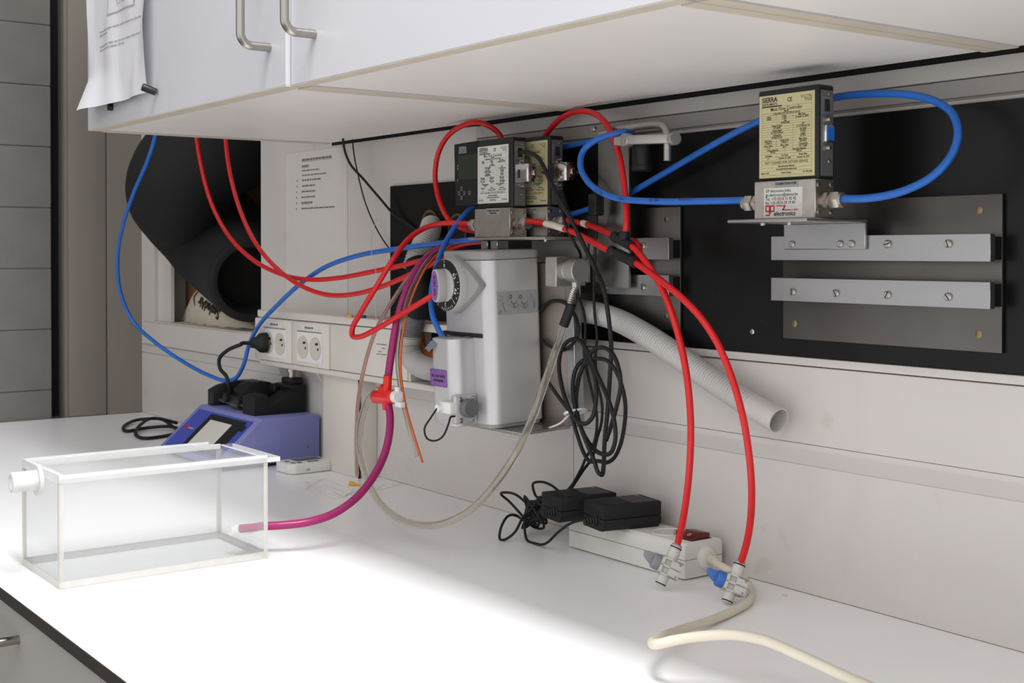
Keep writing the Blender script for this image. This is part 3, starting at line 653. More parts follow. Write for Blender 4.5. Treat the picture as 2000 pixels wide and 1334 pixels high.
# pictogram strip on the right side
ys0, ys1 = XV(971, 600, VX1).y, XV(1050, 600, VX1).y; zs0, zs1 = XV(975, 616, VX1).z, XV(975, 570, VX1).z
ps = bx('instruction_strip', (VX1-.0002, ys0, zs0), (VX1+.0004, ys1, zs1), 'label_grey', vp)
bm = nb(); rr = random.Random(11)
for k in range(1, 4):
    y = ys0+(ys1-ys0)*k/4; quad(bm, ((VX1+.0006, y, zs0), (VX1+.0006, y+.0003, zs0), (VX1+.0006, y+.0003, zs1), (VX1+.0006, y, zs1)))
def sline(pts, wd=.0005):
    for (a, b), (c, d) in zip(pts, pts[1:]):
        a, c = ys0+(ys1-ys0)*a, ys0+(ys1-ys0)*c; b, d = zs0+(zs1-zs0)*b, zs0+(zs1-zs0)*d
        e = V((0, c-a, d-b)); n = V((0, -e.z, e.y)).normalized()*wd; p, q = V((VX1+.0007, a, b)), V((VX1+.0007, c, d))
        quad(bm, (p-n, q-n, q+n, p+n))
for o_, dv in ((.27, .0), (.52, -.04)):
    sline([(o_+.02, .78+dv), (o_+.06, .85+dv), (o_+.09, .75+dv), (o_+.05, .66+dv), (o_+.02, .78+dv)], .0008); sline([(o_+.07, .5+dv), (o_+.12, .44+dv), (o_+.18, .46+dv), (o_+.2, .56+dv)], .0007); sline([(o_+.12, .44+dv), (o_+.18, .24+dv)], .0009)
    sline([(o_+.1, .36+dv), (o_+.14, .26+dv)], .0007); sline([(o_+.22, .42+dv), (o_+.225, .28+dv)], .0007); sline([(o_+.01, .42+dv), (o_+.06, .4+dv), (o_+.05, .3+dv)], .0003); sline([(o_+.08, .6+dv), (o_+.09, .5+dv)], .0008)
sline([(.03, .1), (.07, .22), (.1, .1), (.03, .1)], .0004); sline([(.17, .3), (.13, .42), (.17, .55)], .0006); sline([(.16, .28), (.2, .12)], .0007); sline([(.06, .7), (.12, .55), (.08, .45)], .0003); sline([(.03, .85), (.12, .8), (.13, .6)], .0003)
sline([(.8, .85), (.84, .75), (.86, .6)], .0003); sline([(.9, .55), (.88, .45), (.92, .38), (.89, .28), (.93, .2)], .0007)
obj('strip_print', bm, 'print_grey', ps, False)
# crumpled clear tape on the filler
bm = nb(); zt = FZ1+.0008
tp = [[(FX0+.046+.008*j, FY0+.035-.006*j*.3, zt+.0006*((i+j) % 2)) for j in range(2)] for i in range(1)]
g = [[None]*4 for _ in range(7)]
for i in range(7):
    u = i/6
    for j in range(4):
        v = j/3
        x = FX0+.050-.050*u + .012*v; y = VY0-.008 - .030*u + .010*v*(1-u)
        z = zt + .0015*math.sin(i*2.1+j*1.3)**2 - max(0, u-.72)*.055 - (.004*v if u > .7 else 0)
        g[i][j] = bm.verts.new((x, y - (.004 if u > .8 else 0), z))
for i in range(6):
    for j in range(3): bm.faces.new((g[i][j], g[i+1][j], g[i+1][j+1], g[i][j+1]))
bmesh.ops.solidify(bm, geom=bm.faces[:], thickness=.0004)
obj('tape_piece', bm, 'tape', vp)
vp.rotation_euler = (TA, 0, 0); vb.rotation_euler = (TA, 0, 0)
# ================================================================== plate with outlet cylinder
op = thing('outlet_plate', 'upright aluminium plate holding the round gas outlet', 'bracket', (-1.27, -.04, .34))
yo = -.0400
vx0, vx1 = Y(1168, 400, yo).x, Y(1228, 400, yo).x
zt_, zb_ = Y(1228, 262, yo).z, Y(1228, 563, yo).z
zm_ = Y(1150, 497, yo).z
mat('alu_mid', (126, 124, 122), .33, 1, var=.1, scale=40)
obj('plate', prism(nb(), [(vx0, yo, zt_), (vx1, yo, zt_), (vx1, yo, zb_), (-1.318, yo, zb_), (-1.318, yo, zm_), (vx0, yo, zm_)], (0, .004, 0), .0005), 'alu_mid', op)
bx('standoff', (vx0+.01, -.036, .345), (vx1-.01, -.0302, .40), 'alu_dull', op)
cp = Y(1135, 529, -.082)
bx('outlet_block', (-1.345, -.096, cp.z-.021), (-1.322, -.046, cp.z+.018), 'alu_matte', op, .001, 1)
bx('block_arm', (-1.340, -.0462, cp.z-.016), (-1.319, -.0402, cp.z+.014), 'alu_matte', op, .001, 1)
obj('outlet_neck', lathe(nb(), (-1.3222, cp.y, cp.z), (1, 0, 0), ((0, .0130), (.010, .0130), (.011, .0118), (.016, .0118))), 'alu_matte', op)
obj('outlet_cap', lathe(nb(), (-1.3065, cp.y, cp.z), (1, 0, 0), ((0, .0145), (.001, .0157), (cp.x+1.3065-.001, .0157), (cp.x+1.3065, .0149)), 40), 'alu_matte', op)
fx = (cp.x-1.3065)/2-.002
ft = V((fx, cp.y, cp.z-.0150)); fb = Y(1112, 597, -.088)
obj('hose_nut', cyl(nb(), ft, ft+V((0, 0, -.006)), .0058, seg=6), 'steel', op)
dn = (fb-ft).normalized()
obj('hose_barb', tube(nb(), [ft+V((0, 0, -.005)), ft+dn*.012, fb], .0042, 10, 14, True, (.0026, .12)), 'chrome', op)
# pivot handle with black cylinder
ph = thing('pivot_clamp', 'aluminium pivot arm with bent rod and black cylinder above the junction', 'clamp', (-1.2, -.05, .5))
rodp = [Y(1192, 254, -.055), Y(1215, 251, -.058), Y(1285, 244, -.062), Y(1297, 248, -.064), Y(1303, 262, -.066), Y(1303.5, 285, -.066), Y(1303.5, 314, -.066)]
obj('bent_rod', tube(nb(), rodp, .0047, 8, 16), 'alu_matte', ph)
b0, b1 = Y(1222, 274, -.082), Y(1318, 271, -.066)
bm = nb(); e = (b1-b0); n = V((-e.y, e.x, 0)).normalized()*.006; h = V((0, 0, .0055))
prism(bm, [b0-n-h, b1-n-h, b1+n-h, b0+n-h], h*2, .001); obj('flat_bar', bm, 'alu_matte', ph)
obj('pivot_disc', lathe(nb(), b0+V((.002, .006, 0)), (-.15, -1, 0), ((0, .0085), (.010, .0085), (.011, .0078)), 30), 'alu_matte', ph)
bx('pivot_block', (b0.x-.018, b0.y-.004, b0.z-.006), (b0.x-.003, b0.y+.008, b0.z+.005), 'alu_matte', ph, .001, 1)
obj('pivot_disc', lathe(nb(), b1+V((-.004, 0, 0)), (1, -.25, 0), ((0, .0080), (.007, .0080), (.008, .0074)), 30), 'alu_matte', ph)
c1 = Y(1246, 285, -.055)
obj('black_cylinder', lathe(nb(), (c1.x, -.048, c1.z+.008), (0, 0, -1), ((0, .0125), (.032, .0125), (.0325, .0132), (.038, .0132), (.039, .012)), 32), 'black_plastic', ph)
bx('clamp_plate', (vx0+.004, -.0440, zt_+.001), (vx1+.006, -.0340, zt_+.008), 'alu_matte', ph, .001, 1)
for px in (1163, 1199): obj('clamp_screw', lathe(nb(), Y(px, 252, -.048), (0, -1, 0), ((0, .0034), (.004, .0034), (.005, .0026)), 16), 'steel', ph)
# ================================================================== tubes traced over the wall
def trace(pts): return [Y(*p) if len(p) == 3 else V(p[1:]) for p in pts]
def line(name, pts, r, m, label, cat, n=8, seg=12, group=None):
    bm = hollow(nb(), trace(pts), r, r*.62, n) if name == 'clear_tube' else tube(nb(), trace(pts), r, n, seg)
    o = obj(name, bm, m); return tag(o, label, cat, group)
RT = .0040
line('red_tube', [(374, 150, -.10), (380, 240, -.10), (392, 320, -.10), (412, 395, -.105), (445, 458, -.105), (492, 506, -.105), (550, 536, -.1), (605, 546, -.1), (660, 543, -.1), (730, 530, -.1), (800, 515, -.095), (850, 500, -.085), (900, 478, -.075), (960, 470, -.075)], RT, 'red_tube', 'red tube hanging across the dark roll, passing above its twin on the wall notice', 'tube')
line('red_tube', [(434, 150, -.09), (438, 240, -.09), (446, 320, -.09), (462, 390, -.095), (488, 455, -.1), (522, 505, -.11), (565, 544, -.11), (610, 568, -.11), (650, 577, -.11), (700, 573, -.11), (750, 558, -.11), (800, 537, -.105), (850, 513, -.095), (890, 497, -.08)], RT, 'red_tube', 'red tube sagging lowest over the wall notice', 'tube')
line('red_tube', [(931, 437, -.083), (905, 437, -.083), (870, 436, -.09), (835, 443, -.11), (800, 465, -.14), (770, 503, -.17), (735, 560, -.19), (705, 610, -.2), (689, 640, -.205), (688, 655, -.205), (702, 658, -.205), (740, 640, -.2), (790, 610, -.19), (845, 577, -.175), (872, 560, -.150), (884, 552, -.140)], RT, 'red_tube', 'red tube making a pointed loop beside the vaporizer dial', 'tube')
line('red_tube', [(948, 452, -.047), (928, 451, -.05), (905, 447, -.06), (880, 432, -.066), (862, 402, -.07), (852, 365, -.07), (850, 335, -.07), (856, 300, -.068), (872, 269, -.066), (898, 248, -.064), (930, 239, -.06), (955, 246, -.052), (975, 262, -.040), (985, 290, -.036)], RT, 'red_tube', 'red tube arching behind the controller with keypad', 'tube')
line('red_tube', [(1052, 290, -.022), (1066, 264, -.022), (1085, 241, -.026), (1110, 223, -.034), (1140, 217, -.044), (1168, 226, -.055), (1190, 252, -.066), (1207, 295, -.078), (1217, 345, -.088), (1223, 400, -.095), (1223, 440, -.1), (1221, 455, -.1)], RT, 'red_tube', 'red tube arching over to the top of the black tee', 'tube')
tF1 = line('red_tube', [(1022, 432, -.082), (1040, 433, -.082), (1065, 437, -.083), (1100, 446, -.088), (1140, 463, -.095), (1175, 482, -.1), (1198, 493, -.1)], RT, 'red_tube', 'red tube with a white tape wrap near its nut', 'tube')
obj('tape_wrap', tube(nb(), trace([(1066, 437, -.083), (1083, 441, -.0855), (1103, 447, -.0885)]), .0046), 'tape_white', tF1)
tG1 = line('red_tube', [(1103, 430, -.047), (1120, 433, -.048), (1145, 438, -.055), (1170, 447, -.07), (1195, 459, -.09), (1206, 465, -.096)], RT, 'red_tube', 'red tube joining the tan controller to the black tee', 'tube')
obj('tape_wrap', tube(nb(), trace([(1139, 436, -.052), (1147, 439, -.056)]), .0046), 'tape_white', tG1)
line('red_tube', [(1232, 469, -.092), (1243, 476, -.085), (1249, 488, -.085), (1246, 500, -.088), (1240, 507, -.094)], RT, 'red_tube', 'short red tube bridging the two black junction fittings', 'tube')
vt1, vb1 = Y(1323, 1064, -.105), Y(1289, 1143, -.128)
vt2, vb2 = Y(1446, 1097, -.085), Y(1419, 1177, -.108)
line('red_tube', [(1230, 478, -.102), (1240, 486, -.104), (1262, 512, -.108), (1285, 548, -.110), (1305, 592, -.112), (1325, 655, -.112), (1340, 725, -.112), (1348, 800, -.112), (1349, 870, -.112), (1344, 945, -.110), (1335, 1010, -.107), (1326, 1052, -.105), (1321, 1071, -.107)], RT, 'red_tube', 'long red tube falling to the grey-knobbed valve', 'tube')
line('red_tube', [(1238, 511, -.106), (1250, 519, -.110), (1290, 548, -.119), (1330, 580, -.122), (1370, 622, -.12), (1402, 672, -.116), (1430, 740, -.11), (1450, 810, -.105), (1462, 880, -.1), (1468, 950, -.095), (1466, 1015, -.09), (1456, 1070, -.086), (1444, 1106, -.087)], RT, 'red_tube', 'long red tube falling to the blue-knobbed valve', 'tube')
line('blue_tube', [(312, 180, -.19), (304, 262, -.19), (288, 315, -.195), (262, 375, -.2), (240, 440, -.195), (230, 505, -.18), (235, 570, -.165), (258, 625, -.145), (302, 668, -.125), (360, 708, -.098), (410, 734, -.094), (440, 743, -.09), (462, 737, -.085), (476, 712, -.08), (486, 675, -.072), (505, 637, -.075), (540, 598, -.085), (585, 556, -.09), (635, 522, -.09), (700, 499, -.09), (770, 487, -.09), (850, 476, -.09), (925, 468, -.085), (985, 462, -.07)], RT, 'blue_tube', 'blue tube with a big low loop beside the niche', 'tube')
line('blue_tube', [(965, 365, -.050), (945, 385, -.055), (925, 402, -.062), (900, 428, -.080), (878, 460, -.10), (860, 497, -.125), (848, 540, -.148), (842, 580, -.160), (845, 615, -.168), (855, 641, -.172), (866, 661, -.172)], RT, 'blue_tube', 'short blue tube curving down in front of the vaporizer filler', 'tube')
bc = line('blue_tube', [(1455, 391, -.093), (1420, 392, -.094), (1370, 393, -.098), (1310, 394, -.102), (1250, 392, -.104), (1205, 387, -.104), (1170, 373, -.103), (1146, 352, -.1), (1134, 325, -.096), (1138, 297, -.09), (1158, 277, -.083), (1190, 264, -.075), (1218, 258, -.066), (1230, 257, -.055), (1232, 260, -.042), (1222, 265, -.032), (1190, 271, -.0245), (1150, 277, -.0185), (1100, 287, -.0150), (1060, 297, -.0145)], RT, 'blue_tube', 'printed blue tube curling round from the single controller to the pivot clamp', 'tube')
bm = nb()
for s, px, py in (('P - FLEX', 1172, 376), ('- 08A11374 -', 1220, 389), ('10 - 250 -', 1278, 391.2), ('10 02 07', 1335, 389)):
    q = Y(px, py, -.1082); text_into(bm, s, .0042, M.Translation(q) @ M.Rotation(math.radians(14), 4, 'Z') @ M.Rotation(math.pi/2, 4, 'X') @ M.Rotation(math.radians(-24 if px < 1180 else (-6 if px < 1230 else 1)), 4, 'Z'), 'CENTER', .0001)
obj('tube_print', bm, 'print_blue', bc, False)['kind'] = 'stuff'
line('blue_tube', [(1648, 388, -.093), (1680, 388, -.093), (1720, 384, -.09), (1770, 371, -.085), (1820, 345, -.075), (1857, 305, -.065), (1871, 262, -.058), (1860, 222, -.052), (1825, 197, -.048), (1775, 185, -.045), (1710, 183, -.042), (1645, 188, -.040), (1560, 207, -.036), (1478, 239, -.034), (1400, 279, -.033), (1320, 325, -.031), (1260, 360, -.027), (1215, 385, -.0215), (1170, 402, -.0185), (1120, 418, -.0175), (1070, 435, -.0165)], RT, 'blue_tube', 'blue tube looping behind the single flow controller', 'tube')
# black push-in fittings
tee = thing('tee_fitting', 'black tee fitting with an upright branch between the red tubes', 'fitting', Y(1222, 475, -.1))
obj('tee_run', lathe(nb(), Y(1199, 461, -.094), Y(1234, 481, -.103)-Y(1199, 461, -.094), ((0, .0058), (.001, .0066), (.009, .0066), (.010, .0054), (.013, .0054), (.014, .0062), ((Y(1234, 481, -.103)-Y(1199, 461, -.094)).length, .0060))), 'black_rubber', tee)
obj('tee_branch', lathe(nb(), Y(1220, 452, -.1), Y(1219, 472, -.1)-Y(1220, 452, -.1), ((0, .0058), (.001, .0066), (.009, .0066), (.0105, .0052), (.014, .0052))), 'black_rubber', tee)
yf_ = thing('y_fitting', 'black y fitting below the tee in the red tubes', 'fitting', Y(1220, 500, -.1))
pa, pb_ = Y(1192, 489, -.099), Y(1243, 514, -.107)
obj('y_run', lathe(nb(), pa, pb_-pa, ((0, .0056), (.001, .0064), (.0095, .0064), (.0115, .0050), (.016, .0050), (.018, .0066), ((pb_-pa).length-.001, .0066), ((pb_-pa).length, .0058))), 'black_rubber', yf_)
obj('y_branch', lathe(nb(), Y(1222, 505, -.102), Y(1239, 505, -.092)-Y(1222, 505, -.102), ((0, .005), (.006, .006), ((Y(1239, 505, -.092)-Y(1222, 505, -.102)).length, .006))), 'black_rubber', yf_)
# ================================================================== shut-off valves
def valve(top, bot, knob, label):
    zx = (top-bot); L = zx.length; zx.normalize(); xx = V((.81, -.59, 0)); xx = (xx-zx*xx.dot(zx)).normalized(); yy = zx.cross(xx)
    R = M(((xx.x, yy.x, zx.x, bot.x), (xx.y, yy.y, zx.y, bot.y), (xx.z, yy.z, zx.z, bot.z), (0, 0, 0, 1)))
    t = thing('shutoff_valve', label, 'valve', bot); t.matrix_world = R
    o = lambda n, bm, m: obj(n, bm, m, t, True, True)
    h0, h1 = L*.24, L*.66
    o('lower_socket', lathe(nb(), (0, 0, 0), (0, 0, 1), ((0, .0048), (.0012, .0062), (h0+.001, .0066))), 'valve_white')
    o('seal_ring', lathe(nb(), (0, 0, .0012), (0, 0, 1), ((0, .0064), (.0013, .0064))), 'print_black')
    o('upper_socket', lathe(nb(), (0, 0, h1-.001), (0, 0, 1), ((0, .0072), (.007, .0070), (L-h1-.0015, .0062), (L-h1, .0058))), 'valve_white')
    o('seal_ring', lathe(nb(), (0, 0, L-.0045), (0, 0, 1), ((0, .0070), (.0014, .0068))), 'print_black')
    o('release_collar', lathe(nb(), (0, 0, L-.003), (0, 0, 1), ((0, .0060), (.003, .0060), (.0034, .0052))), 'valve_grey')
    # body with two open windows in its right face
    bm = nb(); W, D = .0085, .0140
    rbox(bm, (-W, -D*.75, h0), (W-.004, D*1.0, h1), .0008, 1); hm = (h0+h1)/2
    for a, b in ((h0, h0+.0022), (hm-.0012, hm+.0012), (h1-.0028, h1)): rbox(bm, (W-.0042, -D*.75, a), (W, D*1.0, b), .0004, 1)
    rbox(bm, (W-.0042, -D*.75, h0), (W, -D*.50, h1), .0004, 1); rbox(bm, (W-.0042, D*.05, h0), (W, D*1.0, h1), .0004, 1)
    o('valve_body', bm, 'valve_white')
    for z in (h0+.0035, h1-.0035): o('rivet_hole', lathe(nb(), (W-.0002, D*.78, z), (1, 0, 0), ((0, .0014), (.0004, .0014)), 14), 'valve_grey')
    bm = nb(); lathe(bm, (-.001, -D*.75, hm), (0, -1, 0), ((0, .0090), (.001, .0095), (.0075, .0090), (.0090, .0076)), 14); o('knob', bm, knob)
    bm = nb()
    prism(bm, [(-.0035, -D*.75-.007, hm-.0074), (-.0035, -D*.75-.007, hm+.0074), (-.0035, -D*.75-.0215, hm+.0062), (-.0035, -D*.75-.0195, hm-.0005)], (.0050, 0, 0), .0006); o('knob_grip', bm, knob)
    return t
valve(vt1, vb1, 'valve_grey', 'white shut-off valve with grey knob on a red tube')
valve(vt2, vb2, 'valve_blue', 'white shut-off valve with blue knob on a red tube')
# ================================================================== thin clear, magenta and orange tubes
tch = (1255-1240)
line('clear_tube', [(870, 478, -.085), (838, 497, -.11), (803, 535, -.14), (765, 590, -.16), (733, 648, -.17), (712, 715, -.175), (700, 780, -.178), (696, 840, -.178), (696, 890, -.175), (697, 930, -.17)], .0030, 'clear_pink', 'pinkish clear tube hanging leftmost before the trunking', 'tube')
sc = Y(756, 775, -.205)
line('magenta_tube', [(880, 475, -.085), (846, 493, -.112), (815, 525, -.145), (791, 575, -.170), (776, 625, -.185), (766, 680, -.195), (759, 730, -.2), (756, 765, -.205)], .0054, 'magenta_tube', 'magenta tube above the red stopcock', 'tube')
bp = Y(505, 1028, -.417)
mt_ = line('magenta_tube', [(758, 785, -.205), (762, 815, -.21), (760, 850, -.22), (750, 890, -.235), (728, 933, -.26), (695, 973, -.29), (650, 1004, -.325), (600, 1020, -.36), (550, 1026, -.39), (512, 1028, -.412), (498, 1030, -.424), (470, 1032.5, -.445)], .0054, 'magenta_tube', 'magenta tube running from the red stopcock into the clear box', 'tube')
line('clear_tube', [(1105, 620, -.089), (1097, 650, -.092), (1080, 700, -.105), (1058, 765, -.125), (1035, 828, -.145), (1005, 890, -.17), (965, 948, -.195), (920, 994, -.215), (872, 1020, -.23), (825, 1026, -.235), (778, 1012, -.235), (740, 980, -.23), (715, 930, -.222), (703, 880, -.215), (703, 835, -.21), (713, 795, -.207), (730, 767, -.205), (747, 757, -.205)], .0050, 'clear_tube', 'large clear tube looping from the stopcock up to the outlet', 'tube')
line('clear_tube', [(884, 472, -.085), (850, 493, -.112), (820, 530, -.150), (797, 580, -.172), (783, 640, -.187), (776, 695, -.194), (779, 740, -.196), (788, 790, -.198), (800, 842, -.2), (815, 890, -.2)], .0028, 'clear_tube', 'thin clear tube hanging free next to the orange one', 'tube')
line('orange_tube', [(888, 474, -.083), (856, 497, -.112), (828, 530, -.150), (805, 580, -.172), (790, 635, -.187), (783, 690, -.195), (784, 740, -.197), (793, 795, -.198), (807, 845, -.2), (825, 903, -.2)], .0016, 'orange_tube', 'thin orange tube with a free cut end', 'tube')
bs = line('tube_sleeve', [(1116, 594, -.088), (1110, 612, -.089), (1101, 636, -.091)], .0064, 'black_rubber', 'black rubber sleeve joining clear tube and metal barb', 'sleeve')
# stopcock
sk = thing('stopcock', 'red three-way stopcock with white tap between the tubes', 'stopcock', sc)
ex = (Y(772, 775, -.205)-Y(733, 775, -.205)).normalized()
a, b = Y(734, 775, -.205), Y(772, 775, -.205)
obj('stopcock_barrel', lathe(nb(), a, b-a, ((0, .0092), (.001, .0098), ((b-a).length-.001, .0098), ((b-a).length, .0092))), 'red_plastic', sk)
obj('inlet_arm', cyl(nb(), sc+V((0, 0, .008)), sc+V((.002, 0, .030)), .0062, .0058), 'red_plastic', sk)
obj('outlet_arm', cyl(nb(), sc+V((.001, -.002, -.006)), sc+V((.001, -.002, -.018)), .0064, .0052), 'red_plastic', sk)
obj('side_arm', cyl(nb(), sc+V((-.004, 0, .004)), Y(745, 757, -.205), .0064, .0055), 'red_plastic', sk)
c = b; obj('tap_hub', lathe(nb(), b, b-a, ((0, .0088), (.009, .0088), (.010, .008)), 24), 'white_plastic', sk)
bx('tap_lever', b+V((.004, -.004, -.013)), b+V((.020, .004, -.006)), 'white_plastic', sk, .001)
obj('lever_stub', cyl(nb(), b+V((.006, 0, .006)), b+V((.006, 0, .014)), .004), 'white_plastic', sk)
# ================================================================== corrugated hoses
hp = [(1128, 606, -.034), (1165, 612, -.034), (1210, 627, -.034), (1270, 660, -.034), (1340, 707, -.034), (1410, 755, -.034), (1470, 793, -.034)]
hR = line('corrugated_hose', [(1128, 606, -.034), (1165, 612, -.034)], .001, 'hose', 'white corrugated hose slanting down the back wall', 'hose')
old = hR.data; bm = tube(nb(), trace(hp), .0143, 14, 28, True, (.0042, .055)); bm.to_mesh(old); bm.free()
old.polygons.foreach_set('use_smooth', [True]*len(old.polygons))
e0, e1 = Y(1466, 791, -.034), Y(1521, 822, -.034)
obj('hose_cuff', lathe(nb(), e0, e1-e0, ((0, .0146), ((e1-e0).length, .0150), ((e1-e0).length, .0135), (.001, .0130)), 32, False), 'hose_end', hR)
hl = thing('corrugated_hose', 'corrugated hose with dark sleeve from the panel hole to the trunking', 'hose', Y(800, 600, -.06))
def part_tube(nm, pts, r, m, rib=None): return obj(nm, tube(nb(), trace(pts), r, 14, 26, True, rib), m, hl)
part_tube('upper_hose', [(843, 440, -.012), (838, 455, -.03), (826, 478, -.05), (813, 505, -.065), (806, 530, -.07)], .0165, 'hose', (.0042, .05))
part_tube('dark_sleeve', [(815, 512, -.068), (822, 545, -.072), (820, 580, -.072), (813, 612, -.070)], .0195, 'black_matte')
part_tube('grey_hose', [(813, 608, -.070), (805, 635, -.070), (800, 658, -.070)], .0166, 'hose_grey', (.0042, .05))
part_tube('lower_hose', [(801, 655, -.070), (799, 678, -.070), (805, 700, -.070), (822, 715, -.070), (850, 722, -.066), (890, 722, -.055)], .0170, 'hose', (.0042, .05))
# ================================================================== black cables
def C8(x, y): return (1040+x*.3, 560+y*.3)
def coil(pts, y0, amp=.006, ph=0):
    out = []
    for i, p in enumerate(pts):
        q = C8(*p); out.append((q[0], q[1], y0 + amp*math.sin(i*.55+ph)))
    return out
A = [(1012, 297, -.0790), (1028, 297, -.083), (1045, 303, -.088), (1060, 322, -.098), (1075, 355, -.108), (1092, 388, -.112), (1112, 422, -.112), (1136, 470, -.112), (1160, 520, -.110)]
A += coil([(460, 0), (495, 200), (513, 400), (505, 560), (490, 800), (470, 1000), (462, 1180), (452, 1225), (430, 1212), (400, 1130), (330, 960), (280, 800), (262, 640), (285, 530), (330, 482), (375, 505), (410, 600), (414, 730), (390, 850), (340, 893), (280, 865), (225, 760), (185, 620), (173, 490), (195, 395), (250, 345), (310, 352), (370, 450), (430, 590), (480, 700), (528, 850), (540, 990), (510, 1080), (440, 1085), (370, 1020), (310, 900), (284, 760), (302, 600), (347, 480), (402, 412), (460, 396), (520, 436), (560, 530), (574, 640), (550, 770), (520, 880), (480, 1000)], -.085, .012)
line('data_cable', A, .0028, 'black_rubber', 'thick black cable from the keypad controller into the hanging coil', 'cable', 7, 10)
line('data_cable', coil([(100, 618), (175, 725), (250, 830), (290, 960), (335, 1085), (375, 1138), (430, 1120)][:6], -.075, .004) + coil([(430, 1135), (480, 1145), (530, 1115), (572, 1030), (600, 890), (604, 760), (580, 640), (540, 545), (490, 485), (430, 468), (370, 480), (320, 540), (290, 640), (275, 760), (290, 880)], -.070, .006), .0026, 'black_rubber', 'black cable forming the outermost turn of the hanging coil', 'cable', 7, 10)
line('data_cable', coil([(40, 170), (70, 132), (110, 100), (170, 92), (228, 118), (272, 180), (298, 270), (278, 348), (238, 392), (200, 412), (150, 402), (100, 380), (60, 345)], -.072, .001), .0024, 'black_rubber', 'black cable loop curled behind the vaporizer bracket edge', 'cable', 7, 10)
line('power_lead', [(1060, 336, -.081), (1072, 345, -.084), (1085, 375, -.088), (1097, 410, -.092), (1108, 448, -.093), (1122, 475, -.090), (1134, 500, -.064), (1131, 530, -.060), (1127, 562, -.062)] + coil([(305, 80), (335, 170), (345, 260), (340, 370), (350, 520), (390, 700), (420, 850), (405, 1000), (345, 1120), (320, 1180), (262, 1285), (225, 1330)], -.060, .002), .0019, 'black_rubber', 'thin black lead from the keypad controller plug to the adapters', 'cable', 7, 10)
line('power_lead', [(1128, 337, -.046), (1143, 340, -.050), (1156, 360, -.054), (1164, 390, -.058), (1165, 430, -.060), (1163, 480, -.060), (1160, 540, -.060)] + coil([(400, 60), (405, 180), (420, 330), (410, 460), (420, 620), (452, 760), (450, 880), (420, 990), (390, 1110), (330, 1195), (268, 1290), (240, 1330)], -.054, .002), .0019, 'black_rubber', 'thin black lead from the tan controller plug to the adapters', 'cable', 7, 10)
line('cable_plug', [(1094, 378, -.0925), (1100, 396, -.0985), (1107, 415, -.1005)], lambda t: .0062-.002*t, 'black_rubber', 'black strain relief boot on the plug of the keypad controller', 'plug')
q = Y(1165, 400, -.058)
fc = tag(bx('ferrite_core', (q.x-.008, -.066, q.z-.014), (q.x+.008, -.051, q.z+.014), 'black_plastic', None, .002), 'black ferrite block on the lead beside the upright plate', 'ferrite')
tq = Y(1126, 808, -.082)
zt2 = thing('cable_tie', 'white cable tie round the hanging coil of black cable', 'cable tie', tq)
obj('tie_loop', tube(nb(), [tq+V((.012*math.cos(a)*.75-.002, .016*math.sin(a), .004*math.cos(a)+.002)) for a in [k*math.pi/8 for k in range(17)]], .0019, 4, 8), 'white_plastic', zt2)
obj('tie_tail', tube(nb(), [tq+V((-.010, -.004, -.002)), Y(1095, 826, -.086), Y(1070, 837, -.09)], .0013, 6, 8), 'white_plastic', zt2)
line('black_cable', [(668, 200, -.05), (672, 288, -.05), (684, 320, -.04), (710, 350, -.03), (740, 385, -.022), (767, 416, -.014), (800, 440, -.0095), (830, 462, -.008)], .0021, 'black_rubber', 'black cord slanting down from cabinet to black panel', 'cable')
line('black_cable', [(686, 200, -.03), (690, 290, -.03), (699, 340, -.026), (715, 400, -.02), (740, 455, -.014), (765, 490, -.010), (800, 515, -.008)], .0012, 'black_rubber', 'thinner black wire drooping beside the wall notice', 'cable')
# ================================================================== power strip, adapters, tangle
ps_ = thing('power_strip', 'white multi-socket power strip with dark red rocker switch', 'power strip', (-1.21, -.04, 0))
X0, X1, Y0, Y1, ZH = -1.3250, -1.1085, -.0720, -.0100, .0430
bx('lower_shell', (X0, Y0, .0015), (X1, Y1, .0232), 'strip_white', ps_, .0006, 1)
bx('shell_seam', (X0+.0004, Y0+.0004, .0230), (X1-.0004, Y1-.0004, .0238), 'print_grey', ps_)
obj('upper_shell', prism(nb(), [(X0, Y0, .0236), (X0, Y1, .0236), (X0, Y1-.0005, ZH-.004), (X0, Y1-.004, ZH), (X0, Y0+.004, ZH), (X0, Y0+.0005, ZH-.004)], (X1-X0, 0, 0), .0005), 'strip_white', ps_)
bx('strip_feet', (X0+.012, Y0+.008, 0), (X1-.012, Y1-.008, .003), 'strip_white', ps_)
sw = bx('switch_frame', (X1-.034, Y0+.017, ZH-.0005), (X1-.006, Y1-.012, ZH+.0006), 'print_black', ps_)
s0 = X1-.0325; s1 = X1-.0075; sy0 = Y0+.0185; sy1 = Y1-.0135
bm = nb(); prism(bm, [(s0, sy0, ZH), (s0, sy1, ZH), (s0, sy1, ZH+.0065), (s0, (sy0+sy1)/2, ZH+.0085), (s0, sy0, ZH+.0015)], (s1-s0, 0, 0), .0006)
rk = obj('rocker_switch', bm, 'switch_red', ps_)
bm = nb(); sl = math.atan2(.007, (sy1-sy0)/2)
def onrock(u, s, size):
    text_into(bm, s, size, M.Translation((s0+(s1-s0)*.5, sy0+(sy1-sy0)*.5*u, ZH+.0019+.007*u)) @ M.Rotation(math.pi/2, 4, 'Z') @ M.Rotation(0, 4, 'X') , 'CENTER', .0001)
text_into(bm, 'O', .007, M.Translation((s0+(s1-s0)*.55, sy0+(sy1-sy0)*.22, ZH+.0018+.007*.46)) @ M.Rotation(sl, 4, 'X'), 'CENTER', .0)
text_into(bm, 'I', .007, M.Translation((s0+(s1-s0)*.55, sy0+(sy1-sy0)*.78, ZH+.0085)) @ M.Rotation(-.14, 4, 'X') , 'CENTER', .0)
